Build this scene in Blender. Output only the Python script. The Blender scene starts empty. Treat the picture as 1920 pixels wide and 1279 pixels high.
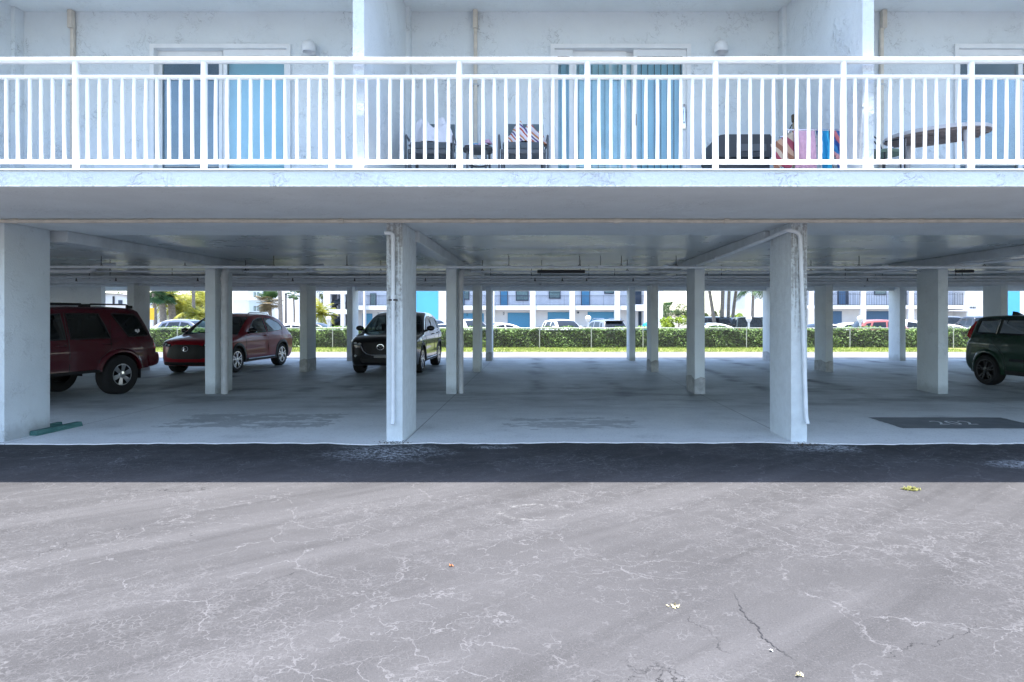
import bpy, bmesh, math, random
from mathutils import Vector, Matrix
from mathutils.geometry import delaunay_2d_cdt
from mathutils.bvhtree import BVHTree
random.seed(7)
R = math.radians
PI = math.pi
scene = bpy.context.scene
COL = scene.collection
CAMZ = 1.554
FPX = 1210.0


def PX(px, Y):
    return (px - 1013.0) * Y / FPX


def PZ(py, Y):
    return CAMZ - (py - 592.0) * Y / FPX


# ---------------------------------------------------------------- scene graph
def tag(o, label=None, cat=None, group=None, kind=None):
    if label: o['label'] = label
    if cat: o['category'] = cat
    if group: o['group'] = group
    if kind: o['kind'] = kind
    return o


def thing(name, label, cat, loc=(0, 0, 0), rz=0.0, group=None):
    o = bpy.data.objects.new(name, None)
    o.empty_display_size = 0.2
    COL.objects.link(o)
    o.location = loc
    o.rotation_euler = (0, 0, rz)
    return tag(o, label, cat, group)


def copy_tree(o, parent=None):
    c = o.copy()
    COL.objects.link(c)
    if parent is not None:
        c.parent = parent
    for ch in list(o.children):
        copy_tree(ch, c)
    return c


class MB:
    """collects geometry, then links it as ONE mesh object"""
    def __init__(s):
        s.v = []; s.f = []; s.m = []

    def face(s, pts, mi=0):
        b = len(s.v)
        s.v += [tuple(p) for p in pts]
        s.f.append(tuple(range(b, b + len(pts)))); s.m.append(mi)

    def raw(s, verts, faces, mi=0):
        b = len(s.v)
        s.v += [tuple(p) for p in verts]
        for f in faces:
            s.f.append(tuple(b + i for i in f)); s.m.append(mi)

    def box(s, x0, x1, y0, y1, z0, z1, mi=0, bev=0.0):
        if bev <= 0:
            vs = [(x0, y0, z0), (x1, y0, z0), (x1, y1, z0), (x0, y1, z0), (x0, y0, z1), (x1, y0, z1), (x1, y1, z1), (x0, y1, z1)]
            s.raw(vs, [(0, 3, 2, 1), (4, 5, 6, 7), (0, 1, 5, 4), (1, 2, 6, 5), (2, 3, 7, 6), (3, 0, 4, 7)], mi)
            return
        bm = bmesh.new()
        bmesh.ops.create_cube(bm, size=1.0)
        for v in bm.verts:
            v.co = Vector(((x0 + x1) / 2 + v.co.x * (x1 - x0), (y0 + y1) / 2 + v.co.y * (y1 - y0), (z0 + z1) / 2 + v.co.z * (z1 - z0)))
        bmesh.ops.bevel(bm, geom=bm.edges[:], offset=bev, segments=2, affect='EDGES', profile=0.6)
        s.bm(bm, mi)

    def bm(s, bm, mi=0):
        bm.verts.index_update()
        s.raw([v.co[:] for v in bm.verts], [tuple(v.index for v in f.verts) for f in bm.faces], mi)
        bm.free()

    def tube(s, pts, r, n=8, mi=0, cap=True, closed=False):
        pts = [Vector(p) for p in pts]
        k = len(pts)
        rs = r if isinstance(r, (list, tuple)) else [r] * k
        rings = []
        prev = None
        for i, p in enumerate(pts):
            if closed:
                d = pts[(i + 1) % k] - pts[i - 1]
            elif i == 0: d = pts[1] - p
            elif i == k - 1: d = p - pts[i - 1]
            else: d = (pts[i + 1] - p).normalized() + (p - pts[i - 1]).normalized()
            if d.length < 1e-9: d = Vector((0, 0, 1))
            d.normalize()
            if prev is None:
                u = d.cross(Vector((0, 0, 1)))
                if u.length < 1e-3: u = d.cross(Vector((1, 0, 0)))
            else:
                u = prev - d * prev.dot(d)
                if u.length < 1e-6: u = d.orthogonal()
            u.normalize(); prev = u
            w = d.cross(u)
            rings.append([p + (u * math.cos(2 * PI * j / n) + w * math.sin(2 * PI * j / n)) * rs[i] for j in range(n)])
        b = len(s.v)
        for rg in rings: s.v += [tuple(q) for q in rg]
        for i in range(k if closed else k - 1):
            for j in range(n):
                a0 = b + i * n; a1 = b + ((i + 1) % k) * n
                s.f.append((a0 + j, a0 + (j + 1) % n, a1 + (j + 1) % n, a1 + j)); s.m.append(mi)
        if cap and not closed:
            s.f.append(tuple(b + j for j in reversed(range(n)))); s.m.append(mi)
            s.f.append(tuple(b + (k - 1) * n + j for j in range(n))); s.m.append(mi)

    def lathe(s, prof, axis='y', c=(0, 0, 0), n=24, mi=0, closed=False):
        """prof: (r, h) pairs spun round an axis"""
        b = len(s.v); k = len(prof)
        for (r, h) in prof:
            for j in range(n):
                a = 2 * PI * j / n
                if axis == 'y': p = (c[0] + r * math.cos(a), c[1] + h, c[2] + r * math.sin(a))
                elif axis == 'z': p = (c[0] + r * math.cos(a), c[1] + r * math.sin(a), c[2] + h)
                else: p = (c[0] + h, c[1] + r * math.cos(a), c[2] + r * math.sin(a))
                s.v.append(p)
        for i in range(k if closed else k - 1):
            for j in range(n):
                a0 = b + i * n; a1 = b + ((i + 1) % k) * n
                s.f.append((a0 + j, a1 + j, a1 + (j + 1) % n, a0 + (j + 1) % n)); s.m.append(mi)

    def prism(s, poly, axis, d0, d1, mi=0):
        """poly in the plane across `axis`, extruded d0..d1"""
        def P(u, w, d):
            return (d, u, w) if axis == 'x' else ((u, d, w) if axis == 'y' else (u, w, d))
        n = len(poly)
        s.raw([P(u, w, d0) for u, w in poly] + [P(u, w, d1) for u, w in poly],
              [tuple(reversed(range(n))), tuple(range(n, 2 * n))] + [(i, (i + 1) % n, n + (i + 1) % n, n + i) for i in range(n)], mi)

    def build(s, name, mats, parent=None, smooth=None, weld=0.0, recalc=True):
        me = bpy.data.meshes.new(name)
        me.from_pydata(s.v, [], s.f)
        if not isinstance(mats, (list, tuple)): mats = [mats]
        for m in mats: me.materials.append(m)
        if len(mats) > 1:
            me.polygons.foreach_set('material_index', s.m)
        if weld > 0 or recalc:
            bm = bmesh.new(); bm.from_mesh(me)
            if weld > 0: bmesh.ops.remove_doubles(bm, verts=bm.verts, dist=weld)
            if recalc: bmesh.ops.recalc_face_normals(bm, faces=bm.faces)
            bm.to_mesh(me); bm.free()
        if smooth is not None:
            me.shade_smooth()
            me.set_sharp_from_angle(angle=R(smooth))
        me.update()
        o = bpy.data.objects.new(name, me)
        COL.objects.link(o)
        if parent is not None: o.parent = parent
        return o


def inpoly(x, y, poly):
    c = False; n = len(poly); j = n - 1
    for i in range(n):
        xi, yi = poly[i]; xj, yj = poly[j]
        if (yi > y) != (yj > y) and x < (xj - xi) * (y - yi) / (yj - yi) + xi: c = not c
        j = i
    return c


def pdist(x, y, poly):
    best = 1e9; n = len(poly)
    for i in range(n):
        ax, ay = poly[i]; bx, by = poly[(i + 1) % n]
        dx, dy = bx - ax, by - ay
        L2 = dx * dx + dy * dy
        t = 0 if L2 == 0 else max(0, min(1, ((x - ax) * dx + (y - ay) * dy) / L2))
        best = min(best, math.hypot(x - ax - t * dx, y - ay - t * dy))
    return best


def spline(pts, sub=3):
    """Catmull-Rom through pts; a third entry 1 marks a sharp corner"""
    n = len(pts); out = []
    def tan(i):
        if i == 0 or i == n - 1 or len(pts[i]) > 2: return None
        a, b = pts[i - 1], pts[i + 1]
        return ((b[0] - a[0]), (b[1] - a[1]))
    for i in range(n - 1):
        p0, p1 = pts[i], pts[i + 1]
        d = math.hypot(p1[0] - p0[0], p1[1] - p0[1])
        def sc(t):
            if t is None: return (p1[0] - p0[0], p1[1] - p0[1])
            l = math.hypot(*t) or 1
            return (t[0] / l * d, t[1] / l * d)
        m0, m1 = sc(tan(i)), sc(tan(i + 1))
        for k in range(sub):
            t = k / sub; t2 = t * t; t3 = t2 * t
            h = (2 * t3 - 3 * t2 + 1, t3 - 2 * t2 + t, -2 * t3 + 3 * t2, t3 - t2)
            out.append((h[0] * p0[0] + h[1] * m0[0] + h[2] * p1[0] + h[3] * m1[0], h[0] * p0[1] + h[1] * m0[1] + h[2] * p1[1] + h[3] * m1[1]))
    out.append((pts[-1][0], pts[-1][1]))
    return out


# ---------------------------------------------------------------- materials
class NT:
    def __init__(s, name):
        s.mat = bpy.data.materials.new(name); s.mat.use_nodes = True
        s.t = s.mat.node_tree; s.n = s.t.nodes
        s.b = s.n['Principled BSDF']; s.out = s.n['Material Output']
        s._co = None

    def co(s):
        if s._co is None:
            g = s.n.new('ShaderNodeTexCoord'); s._co = g.outputs['Object']
        return s._co

    def put(s, sock, v):
        if v is None: return
        if hasattr(v, 'is_output') or isinstance(v, bpy.types.NodeSocket): s.t.links.new(v, sock)
        else:
            if sock.type == 'RGBA' and len(v) == 3: v = (*v, 1)
            sock.default_value = v

    def mp(s, scale=(1, 1, 1), rot=(0, 0, 0), loc=(0, 0, 0), vec=None):
        m = s.n.new('ShaderNodeMapping')
        s.put(m.inputs['Vector'], vec or s.co())
        m.inputs['Scale'].default_value = scale; m.inputs['Rotation'].default_value = rot; m.inputs['Location'].default_value = loc
        return m.outputs[0]

    def noise(s, scale, detail=3, rough=0.55, vec=None, dist=0.0, color=False):
        m = s.n.new('ShaderNodeTexNoise')
        s.put(m.inputs['Vector'], vec or s.co())
        m.inputs['Scale'].default_value = scale; m.inputs['Detail'].default_value = detail
        m.inputs['Roughness'].default_value = rough; m.inputs['Distortion'].default_value = dist
        return m.outputs['Color' if color else 'Fac']

    def strk(s, ang, sx, sy, sc=1.0, detail=4, loc=(0, 0, 0)):
        v = s.mp(rot=(0, 0, R(-ang)), loc=loc)
        return s.noise(sc, detail, 0.6, vec=s.mp((sx, sy, 1), vec=v))

    def vor(s, scale, feature='DISTANCE_TO_EDGE', vec=None, rnd=1.0):
        m = s.n.new('ShaderNodeTexVoronoi'); m.feature = feature
        s.put(m.inputs['Vector'], vec or s.co())
        m.inputs['Scale'].default_value = scale; m.inputs['Randomness'].default_value = rnd
        return m.outputs['Distance']

    def math(s, op, a, b=None, c=None, clamp=False):
        m = s.n.new('ShaderNodeMath'); m.operation = op; m.use_clamp = clamp
        s.put(m.inputs[0], a); s.put(m.inputs[1], b); s.put(m.inputs[2], c)
        return m.outputs[0]

    def vmath(s, op, a, b=None):
        m = s.n.new('ShaderNodeVectorMath'); m.operation = op
        s.put(m.inputs[0], a); s.put(m.inputs[1], b)
        return m.outputs['Value' if op in ('LENGTH', 'DOT_PRODUCT', 'DISTANCE') else 'Vector']

    def scale(s, v, k):
        m = s.n.new('ShaderNodeVectorMath'); m.operation = 'SCALE'
        s.put(m.inputs[0], v); m.inputs['Scale'].default_value = k
        return m.outputs['Vector']

    def rng(s, x, a, b, c=0.0, d=1.0, smooth=True):
        m = s.n.new('ShaderNodeMapRange'); m.clamp = True
        if smooth: m.interpolation_type = 'SMOOTHSTEP'
        s.put(m.inputs['Value'], x)
        m.inputs['From Min'].default_value = a; m.inputs['From Max'].default_value = b
        m.inputs['To Min'].default_value = c; m.inputs['To Max'].default_value = d
        return m.outputs['Result']

    def mix(s, f, a, b, blend='MIX'):
        m = s.n.new('ShaderNodeMix'); m.data_type = 'RGBA'; m.blend_type = blend
        s.put(m.inputs[0], f); s.put(m.inputs[6], a); s.put(m.inputs[7], b)
        return m.outputs[2]

    def sep(s, v=None):
        m = s.n.new('ShaderNodeSeparateXYZ'); s.put(m.inputs[0], v or s.co())
        return m.outputs

    def bump(s, h, strength=0.3, dist=0.01, normal=None):
        m = s.n.new('ShaderNodeBump'); m.inputs['Strength'].default_value = strength; m.inputs['Distance'].default_value = dist
        s.put(m.inputs['Height'], h)
        if normal is not None: s.put(m.inputs['Normal'], normal)
        return m.outputs[0]

    def fin(s, col=None, rough=None, normal=None, metal=None, spec=None, coat=None, alpha=None):
        s.put(s.b.inputs['Base Color'], col)
        s.put(s.b.inputs['Roughness'], rough)
        s.put(s.b.inputs['Normal'], normal)
        s.put(s.b.inputs['Metallic'], metal)
        s.put(s.b.inputs['Specular IOR Level'], spec)
        s.put(s.b.inputs['Coat Weight'], coat)
        return s.mat


def stained(name, col):
    """column render with rusty flaking streaks running down its outer face"""
    t = NT(name)
    c1 = t.noise(9, 4, 0.6)
    base = t.mix(t.rng(c1, 0.3, 0.7), tuple(x * 0.9 for x in col), col)
    geo = t.n.new('ShaderNodeNewGeometry')
    face = t.math('LESS_THAN', t.sep(geo.outputs['Normal'])[1], -0.5)
    z = t.sep()[2]
    top = t.rng(z, 0.9, 2.2)
    sn = t.noise(1.0, 5, 0.7, vec=t.mp((38, 38, 2.2)))
    fl = t.noise(24, 5, 0.75)
    k = t.rng(t.math('ADD', t.math('ADD', t.math('MULTIPLY', sn, 0.55), t.math('MULTIPLY', fl, 0.45)), t.math('MULTIPLY', top, 0.10)), 0.54, 0.66)
    k = t.math('MULTIPLY', k, t.math('MULTIPLY', t.rng(z, 0.7, 1.9), t.math('ADD', t.math('MULTIPLY', face, 0.85), 0.15)))
    c = t.mix(t.math('MULTIPLY', k, 0.7), base, (0.22, 0.215, 0.22))
    lip = t.math('MULTIPLY', t.rng(z, 2.25, 2.6), t.rng(t.noise(7, 5, 0.7), 0.45, 0.7))
    c = t.mix(t.math('MULTIPLY', lip, 0.35), c, (0.35, 0.33, 0.32))
    return t.fin(c, 0.85, t.bump(t.math('ADD', t.noise(30, 4, 0.65), t.math('MULTIPLY', k, -0.7)), 0.6, 0.012), spec=0.25)


def plain(name, col, rough=0.5, metal=0.0, spec=0.5, var=0.12, scale=6.0, bump=0.0, coat=0.0):
    t = NT(name)
    n = t.noise(scale, 4, 0.6)
    f = t.rng(n, 0.3, 0.75)
    c = t.mix(f, tuple(x * (1 - var) for x in col), tuple(min(1, x * (1 + var)) for x in col))
    nm = t.bump(t.noise(scale * 12, 3), bump, 0.01) if bump > 0 else None
    r = t.rng(n, 0.2, 0.8, max(0, rough - 0.08), min(1, rough + 0.08))
    return t.fin(c, r, nm, metal, spec, coat)


def stucco(name, col, curl=0.5, bump=0.7, grime=0.2, scale=1.0):
    t = NT(name)
    co = t.co()
    wob = t.vmath('ADD', co, t.scale(t.noise(3.0 * scale, 2, color=True), 0.25))
    big = t.noise(1.3 * scale, 4, 0.6)
    # trowelled ridges: thin contour lines of a warped noise
    c1 = t.noise(9.5 * scale, 4, 0.6, vec=wob, dist=0.5)
    line = t.rng(t.math('ABSOLUTE', t.math('SUBTRACT', c1, 0.5)), 0.0, 0.020, 1.0, 0.0)
    mask = t.rng(t.noise(2.4 * scale, 4, 0.65), 0.47, 0.66)
    line = t.math('MULTIPLY', line, mask)
    base = t.mix(t.rng(big, 0.3, 0.7), tuple(x * 0.93 for x in col), col)
    base = t.mix(t.math('MULTIPLY', line, curl), base, tuple(x * 0.30 for x in col))
    gr = t.rng(t.noise(0.7 * scale, 5, 0.7), 0.52, 0.8, 0.0, grime)
    base = t.mix(gr, base, tuple(x * 0.55 for x in col))
    h = t.math('ADD', t.math('MULTIPLY', t.noise(30 * scale, 5, 0.7), 1.0), t.math('MULTIPLY', t.rng(c1, 0.42, 0.58), t.math('MULTIPLY', mask, 1.0)))
    foot = t.math('MULTIPLY', t.rng(t.math('ADD', t.sep()[2], t.math('MULTIPLY', t.noise(6, 4), -0.25)), 0.12, -0.08), 0.6)
    base = t.mix(foot, base, tuple(x * 0.45 for x in col))
    nm = t.bump(h, bump, 0.012)
    return t.fin(base, 0.85, nm, spec=0.25)


M = {}
M['stucco'] = stucco('white stucco', (0.75, 0.795, 0.825))
M['stucco_fascia'] = stucco('white fascia stucco', (0.77, 0.815, 0.84), curl=0.32, bump=0.9, grime=0.14, scale=1.1)
M['stucco_soffit'] = stucco('soffit stucco', (0.84, 0.875, 0.875), curl=0.2, bump=0.4, grime=0.18)
M['stucco_col'] = stucco('column stucco', (0.71, 0.765, 0.79), curl=0.35, bump=0.6, grime=0.3, scale=1.6)
M['stucco_stained'] = stained('stained column stucco', (0.71, 0.765, 0.79))
M['paint'] = plain('white railing paint', (0.86, 0.86, 0.85), 0.35, var=0.03)
M['pipe_white'] = plain('white pipe', (0.78, 0.82, 0.86), 0.45, var=0.08)
M['pipe_grey'] = plain('grey pipe', (0.52, 0.53, 0.54), 0.5, var=0.12)
M['pipe_tan'] = plain('tan conduit', (0.66, 0.60, 0.52), 0.5, var=0.12)
M['iron'] = plain('dark iron', (0.03, 0.03, 0.035), 0.6)
M['rubber'] = plain('tyre rubber', (0.018, 0.018, 0.019), 0.8, spec=0.3)
M['black'] = plain('black plastic', (0.012, 0.012, 0.013), 0.55, spec=0.4)
M['blackgloss'] = plain('gloss black trim', (0.008, 0.008, 0.009), 0.15)
M['chrome'] = plain('chrome', (0.75, 0.75, 0.77), 0.12, metal=1.0, var=0.05)
M['alloy'] = plain('alloy', (0.62, 0.62, 0.64), 0.25, metal=1.0, var=0.05)
M['alloy_dark'] = plain('dark alloy', (0.02, 0.02, 0.022), 0.3)
M['white_plain'] = plain('white paint', (0.8, 0.8, 0.8), 0.5, var=0.03)


def carpaint(name, col, metallic=0.0, rough=0.25, coat=0.7, spec=0.35):
    t = NT(name)
    n = t.noise(900, 1)
    c = t.mix(t.rng(n, 0.35, 0.65), tuple(x * 0.9 for x in col), tuple(x * 1.1 for x in col))
    dust = t.rng(t.noise(2.5, 4, 0.6), 0.45, 0.8, 0.0, 0.02)
    c = t.mix(dust, c, (0.25, 0.23, 0.2))
    geo = t.n.new('ShaderNodeNewGeometry')
    c = t.mix(geo.outputs['Backfacing'], c, (0.02, 0.02, 0.021))     # trim on the inside of the shell
    t.fin(c, rough, None, metallic, spec, coat)
    t.b.inputs['Coat Roughness'].default_value = 0.04
    return t.mat


def glass(name, tint=(0.35, 0.4, 0.4), rough=0.02, k0=1.0):
    t = NT(name)
    n = t.n
    tr = n.new('ShaderNodeBsdfTransparent'); tr.inputs['Color'].default_value = (*tint, 1)
    gl = n.new('ShaderNodeBsdfGlossy'); gl.inputs['Roughness'].default_value = rough
    gl.inputs['Color'].default_value = (0.9, 0.95, 0.95, 1)
    fr = n.new('ShaderNodeFresnel'); fr.inputs['IOR'].default_value = 1.55
    k = t.math('MULTIPLY', fr.outputs[0], k0)
    k = t.math('ADD', k, t.rng(t.noise(1.5, 2), 0.3, 0.7, 0.0, 0.02))
    mx = n.new('ShaderNodeMixShader')
    t.t.links.new(k, mx.inputs[0]); t.t.links.new(tr.outputs[0], mx.inputs[1]); t.t.links.new(gl.outputs[0], mx.inputs[2])
    t.t.links.new(mx.outputs[0], t.out.inputs['Surface'])
    n.remove(t.b)
    return t.mat


M['glass_clear'] = glass('pale car glass', (0.62, 0.72, 0.68))
M['glass_tint'] = glass('tinted car glass', (0.07, 0.085, 0.085))
M['glass_privacy'] = glass('privacy glass', (0.03, 0.035, 0.035), k0=0.45)
M['glass_door'] = glass('door glass', (0.93, 0.97, 0.98))
M['glass_dark'] = plain('dark glass', (0.012, 0.016, 0.02), 0.06, var=0.3)
M['lamp_clear'] = plain('lamp lens', (0.5, 0.52, 0.54), 0.1, var=0.4, scale=30)
M['lamp_red'] = plain('red lamp', (0.35, 0.01, 0.012), 0.15, var=0.3, scale=30)
M['lamp_amber'] = plain('amber lamp', (0.6, 0.2, 0.03), 0.2)
M['interior'] = plain('car interior', (0.02, 0.02, 0.021), 0.8)


def foliage(name, dark, light, scale=2.0, trans=0.25):
    t = NT(name)
    g = t.n.new('ShaderNodeObjectInfo')
    big = t.noise(scale, 3, 0.6)
    fine = t.noise(scale * 14, 2, 0.6)
    f = t.rng(t.math('ADD', t.math('MULTIPLY', big, 0.5), t.math('MULTIPLY', fine, 0.5)), 0.36, 0.64)
    c = t.mix(f, dark, light)
    t.fin(c, 0.5, None, 0, 0.35)
    tl = t.n.new('ShaderNodeBsdfTranslucent'); t.put(tl.inputs['Color'], c)
    mx = t.n.new('ShaderNodeMixShader'); mx.inputs[0].default_value = trans
    t.t.links.new(t.b.outputs[0], mx.inputs[1]); t.t.links.new(tl.outputs[0], mx.inputs[2])
    t.t.links.new(mx.outputs[0], t.out.inputs['Surface'])
    return t.mat


M['hedge'] = foliage('hedge leaves', (0.008, 0.036, 0.007), (0.25, 0.40, 0.11), 1.6)
M['hedge_core'] = plain('hedge twigs', (0.01, 0.018, 0.008), 0.9)
M['palm'] = foliage('palm fronds', (0.03, 0.08, 0.025), (0.10, 0.19, 0.07), 1.5)
M['palm_yellow'] = foliage('yellow green fronds', (0.16, 0.19, 0.03), (0.42, 0.40, 0.06), 1.5, 0.35)
M['palm_dry'] = foliage('dry palm fronds', (0.13, 0.10, 0.05), (0.32, 0.25, 0.13), 2.0)
M['bush'] = foliage('lime bush', (0.12, 0.20, 0.02), (0.38, 0.48, 0.06), 2.0, 0.35)
M['tree'] = foliage('tree leaves', (0.03, 0.06, 0.02), (0.14, 0.19, 0.07), 1.2)
M['trunk'] = plain('palm trunk', (0.26, 0.22, 0.18), 0.9, var=0.3, scale=9, bump=0.6)
M['grass'] = foliage('verge grass', (0.12, 0.19, 0.035), (0.36, 0.45, 0.11), 0.8, 0.3)
# ---------------------------------------------------------------- cars
def sstep(a, b, x):
    t = max(0.0, min(1.0, (x - a) / (b - a)))
    return t * t * (3 - 2 * t)


class CarShape:
    def __init__(c, S):
        c.S = S
        c.L, c.hw, c.H, c.zb = S['L'], S['W'] / 2, S['H'], S['belt']
        c.k = S.get('tumble', 0.2)
        c.fc, c.rc = S.get('fc', 0.2), S.get('rc', 0.14)
        c.cr = S.get('crown', 0.05)

    def W(c, x, z):
        w = c.hw
        w *= 1 - c.S.get('pf', 0.09) * max(0, (0.9 - x) / 0.9) ** 2
        w *= 1 - c.S.get('pr', 0.05) * max(0, (x - (c.L - 0.9)) / 0.9) ** 2
        if z < c.zb:
            w *= 1 - 0.035 * ((z - 0.68) / 0.45) ** 2
            mid = sstep(0.9, 1.6, x) * (1 - sstep(c.L - 1.3, c.L - 0.6, x))
            w *= 1 + 0.010 * math.exp(-((z - c.zb + 0.16) / 0.05) ** 2) - 0.016 * mid * math.exp(-((z - 0.60) / 0.12) ** 2)
        else:
            w *= (1 - 0.035 * ((c.zb - 0.68) / 0.45) ** 2) * (1 - 0.02 * sstep(0, 0.04, z - c.zb))
            w *= 1 - c.k * ((z - c.zb) / (c.H - c.zb)) ** 1.15
        return w

    def P(c, x, z, t):
        a = abs(t)
        y = t * c.W(x, z)
        x2 = x + c.fc * a ** 3 * max(0, 1 - x / 1.0) - c.rc * a ** 3 * max(0, 1 - (c.L - x) / 0.8)
        z2 = z - c.cr * a * a * sstep(0.7, 1.0, z)
        return (x2, y, z2)


def cdt_fill(poly, spacing, extra=(), margin=0.5):
    xs = [p[0] for p in poly]; zs = [p[1] for p in poly]
    pts = [Vector(p) for p in poly]
    n = len(poly)
    edges = [(i, (i + 1) % n) for i in range(n)]
    for ex in extra:
        b = len(pts); m = len(ex)
        pts += [Vector(p) for p in ex]
        edges += [(b + i, b + (i + 1) % m) for i in range(m)]
    x = min(xs) + spacing / 2; row = 0
    while x < max(xs):
        z = min(zs) + (spacing / 2 if row % 2 else 0.0)
        while z < max(zs):
            if inpoly(x, z, poly) and pdist(x, z, poly) > spacing * margin and all(pdist(x, z, e) > spacing * 0.35 for e in extra):
                pts.append(Vector((x, z)))
            z += spacing
        x += spacing * 0.9; row += 1
    r = delaunay_2d_cdt(pts, edges, [], 1, 1e-5)
    return [tuple(v) for v in r[0]], [tuple(f) for f in r[2]]


def densify(poly, step=0.1):
    out = []
    n = len(poly)
    for i in range(n):
        a, b = poly[i], poly[(i + 1) % n]
        k = max(1, int(math.hypot(b[0] - a[0], b[1] - a[1]) / step))
        for j in range(k):
            t = j / k
            out.append((a[0] + (b[0] - a[0]) * t, a[1] + (b[1] - a[1]) * t))
    return out


def make_car(S, root, mats, hero=True):
    """S: the car's outline; x runs from the nose (0) to the tail (L); built about its centre, nose to -x"""
    c = CarShape(S)
    L = c.L; ox = -L / 2
    top = spline(S['prof'], 4 if hero else 3)         # nose bottom -> roof -> tail bottom
    wr = S['wr']; Ra = S.get('arch', wr + 0.06)
    sill = S['sill']
    ax = [S['fo'], S['fo'] + S['wb']]
    bot = []
    zt, zn = top[-1][1], top[0][1]
    def arc(xc):
        zc = wr
        a0 = math.asin(max(-1, min(1, (sill - zc) / Ra)))
        n = 14 if hero else 9
        return [(xc + Ra * math.cos(a0 + (PI - 2 * a0) * i / n), zc + Ra * math.sin(a0 + (PI - 2 * a0) * i / n)) for i in range(n + 1)]
    bot += arc(ax[1]) + arc(ax[0])
    chain = [(p, 1) for p in top] + [(p, 0) for p in bot]
    N = len(chain); nt = len(top)
    poly = [p for p, _ in chain]
    # inward normals for the rounded edge
    rf = S.get('fillet', 0.06)
    def inset(i, d):
        (x, z), kind = chain[i]
        if not kind or i == 0 or i == nt - 1:
            return (x, z) if kind == 0 else (x, z)
        a, b = poly[i - 1], poly[i + 1]
        tx, tz = b[0] - a[0], b[1] - a[1]
        l = math.hypot(tx, tz) or 1
        nx, nz = tz / l, -tx / l                        # top runs nose->tail over the roof: inward is right-hand side
        return (x + nx * d, z + nz * d)
    rows = []                                          # (list of 3d points) for t >= 0
    for t in (0, 0.3, 0.55, 0.72, 0.84):
        rows.append([c.P(*poly[i], t) for i in range(N)])
    last2d = None
    for a in (0.0, 22.5, 45, 67.5, 90):
        ar = R(a); d = rf * (1 - math.cos(ar))
        ring = []; ring2 = []
        for i in range(N):
            p = inset(i, d)
            w = c.W(*p)
            t = (w - rf + rf * math.sin(ar)) / w
            ring.append(c.P(*p, t)); ring2.append(p)
        rows.append(ring); last2d = ring2
    full = [[(x, -y, z) for (x, y, z) in r] for r in reversed(rows[1:])] + rows
    nr = len(full)
    ts = [0.3, 0.55, 0.72, 0.84]
    tvals = [-1, -.99, -.97, -.95, -.93] + [-t for t in reversed(ts)] + [0] + ts + [.93, .95, .97, .99, 1]
    tvals = tvals[-nr:] if len(tvals) > nr else tvals
    body = MB(); ws = MB(); rg = MB(); under = MB()
    wx, rx = S['wind'], S['rear']
    for k in range(nr - 1):
        tm = (tvals[k] + tvals[k + 1]) / 2
        for i in range(N):
            j = (i + 1) % N
            q = [full[k][i], full[k][j], full[k + 1][j], full[k + 1][i]]
            q = [(x + ox, y, z) for x, y, z in q]
            xm = (poly[i][0] + poly[j][0]) / 2; zm = (poly[i][1] + poly[j][1]) / 2
            if i < nt - 1 and abs(tm) < 0.9:
                if wx[0] < xm < wx[1] and zm > wx[2]: ws.face(q); continue
                if rx[0] < xm < rx[1] and zm > rx[2]: rg.face(q); continue
            if i >= nt - 1:
                under.face(q)
            else:
                body.face(q)
    # the two flanks
    wins = [densify(w, 0.12) for w in S['wins']]
    v2, f2 = cdt_fill(last2d, 0.06 if hero else 0.2, wins)
    side = {-1: [MB() for _ in wins], 1: [MB() for _ in wins]}
    for sgn in (-1, 1):
        for f in f2:
            cx = sum(v2[i][0] for i in f) / len(f); cz = sum(v2[i][1] for i in f) / len(f)
            pts = [c.P(*v2[i], sgn) for i in f]
            pts = [(x + ox, y, z) for x, y, z in pts]
            for wi, w in enumerate(wins):
                if inpoly(cx, cz, w):
                    side[sgn][wi].face(pts); break
            else:
                body.face(pts)
    bo = body.build('body', mats['body'], root, smooth=38, weld=0.0008)
    under.build('underbody', M['black'], root, smooth=30, weld=0.001)
    g = mats['glass']
    ws.build('windshield', mats.get('wglass', g), root, smooth=40, weld=0.001, recalc=False)
    if rg.f: rg.build('rear_window', g, root, smooth=40, weld=0.001, recalc=False)
    for sgn in (-1, 1):
        for m, w in zip(side[sgn], wins):
            o = m.build('side_window', g, root, smooth=40, weld=0.001, recalc=False)
            if hero:
                fr = MB()
                pts = [c.P(x, z, sgn) for x, z in w]
                fr.tube([(x + ox, y + sgn * 0.002, z) for x, y, z in pts], S.get('frame', 0.011), 5, closed=True)
                fr.build('frame', mats.get('trim', M['black']), o, smooth=60)
    # BVH for fitted details
    me = bo.data
    bvh = BVHTree.FromPolygons([v.co[:] for v in me.vertices], [tuple(p.vertices) for p in me.polygons])
    c.bvh = bvh; c.ox = ox; c.root = root; c.ax = ax
    # wheels
    for axx in ax:
        for sgn in (-1, 1):
            yw = sgn * (c.W(axx, 0.6) - S.get('wheel_in', 0.02))
            wheel(root, (axx + ox, yw, wr), wr, S['rim'], S.get('ww', 0.22), sgn, mats.get('rim', 'alloy'), S.get('spokes', 5), hero, S.get('style', 'twin'))
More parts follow.
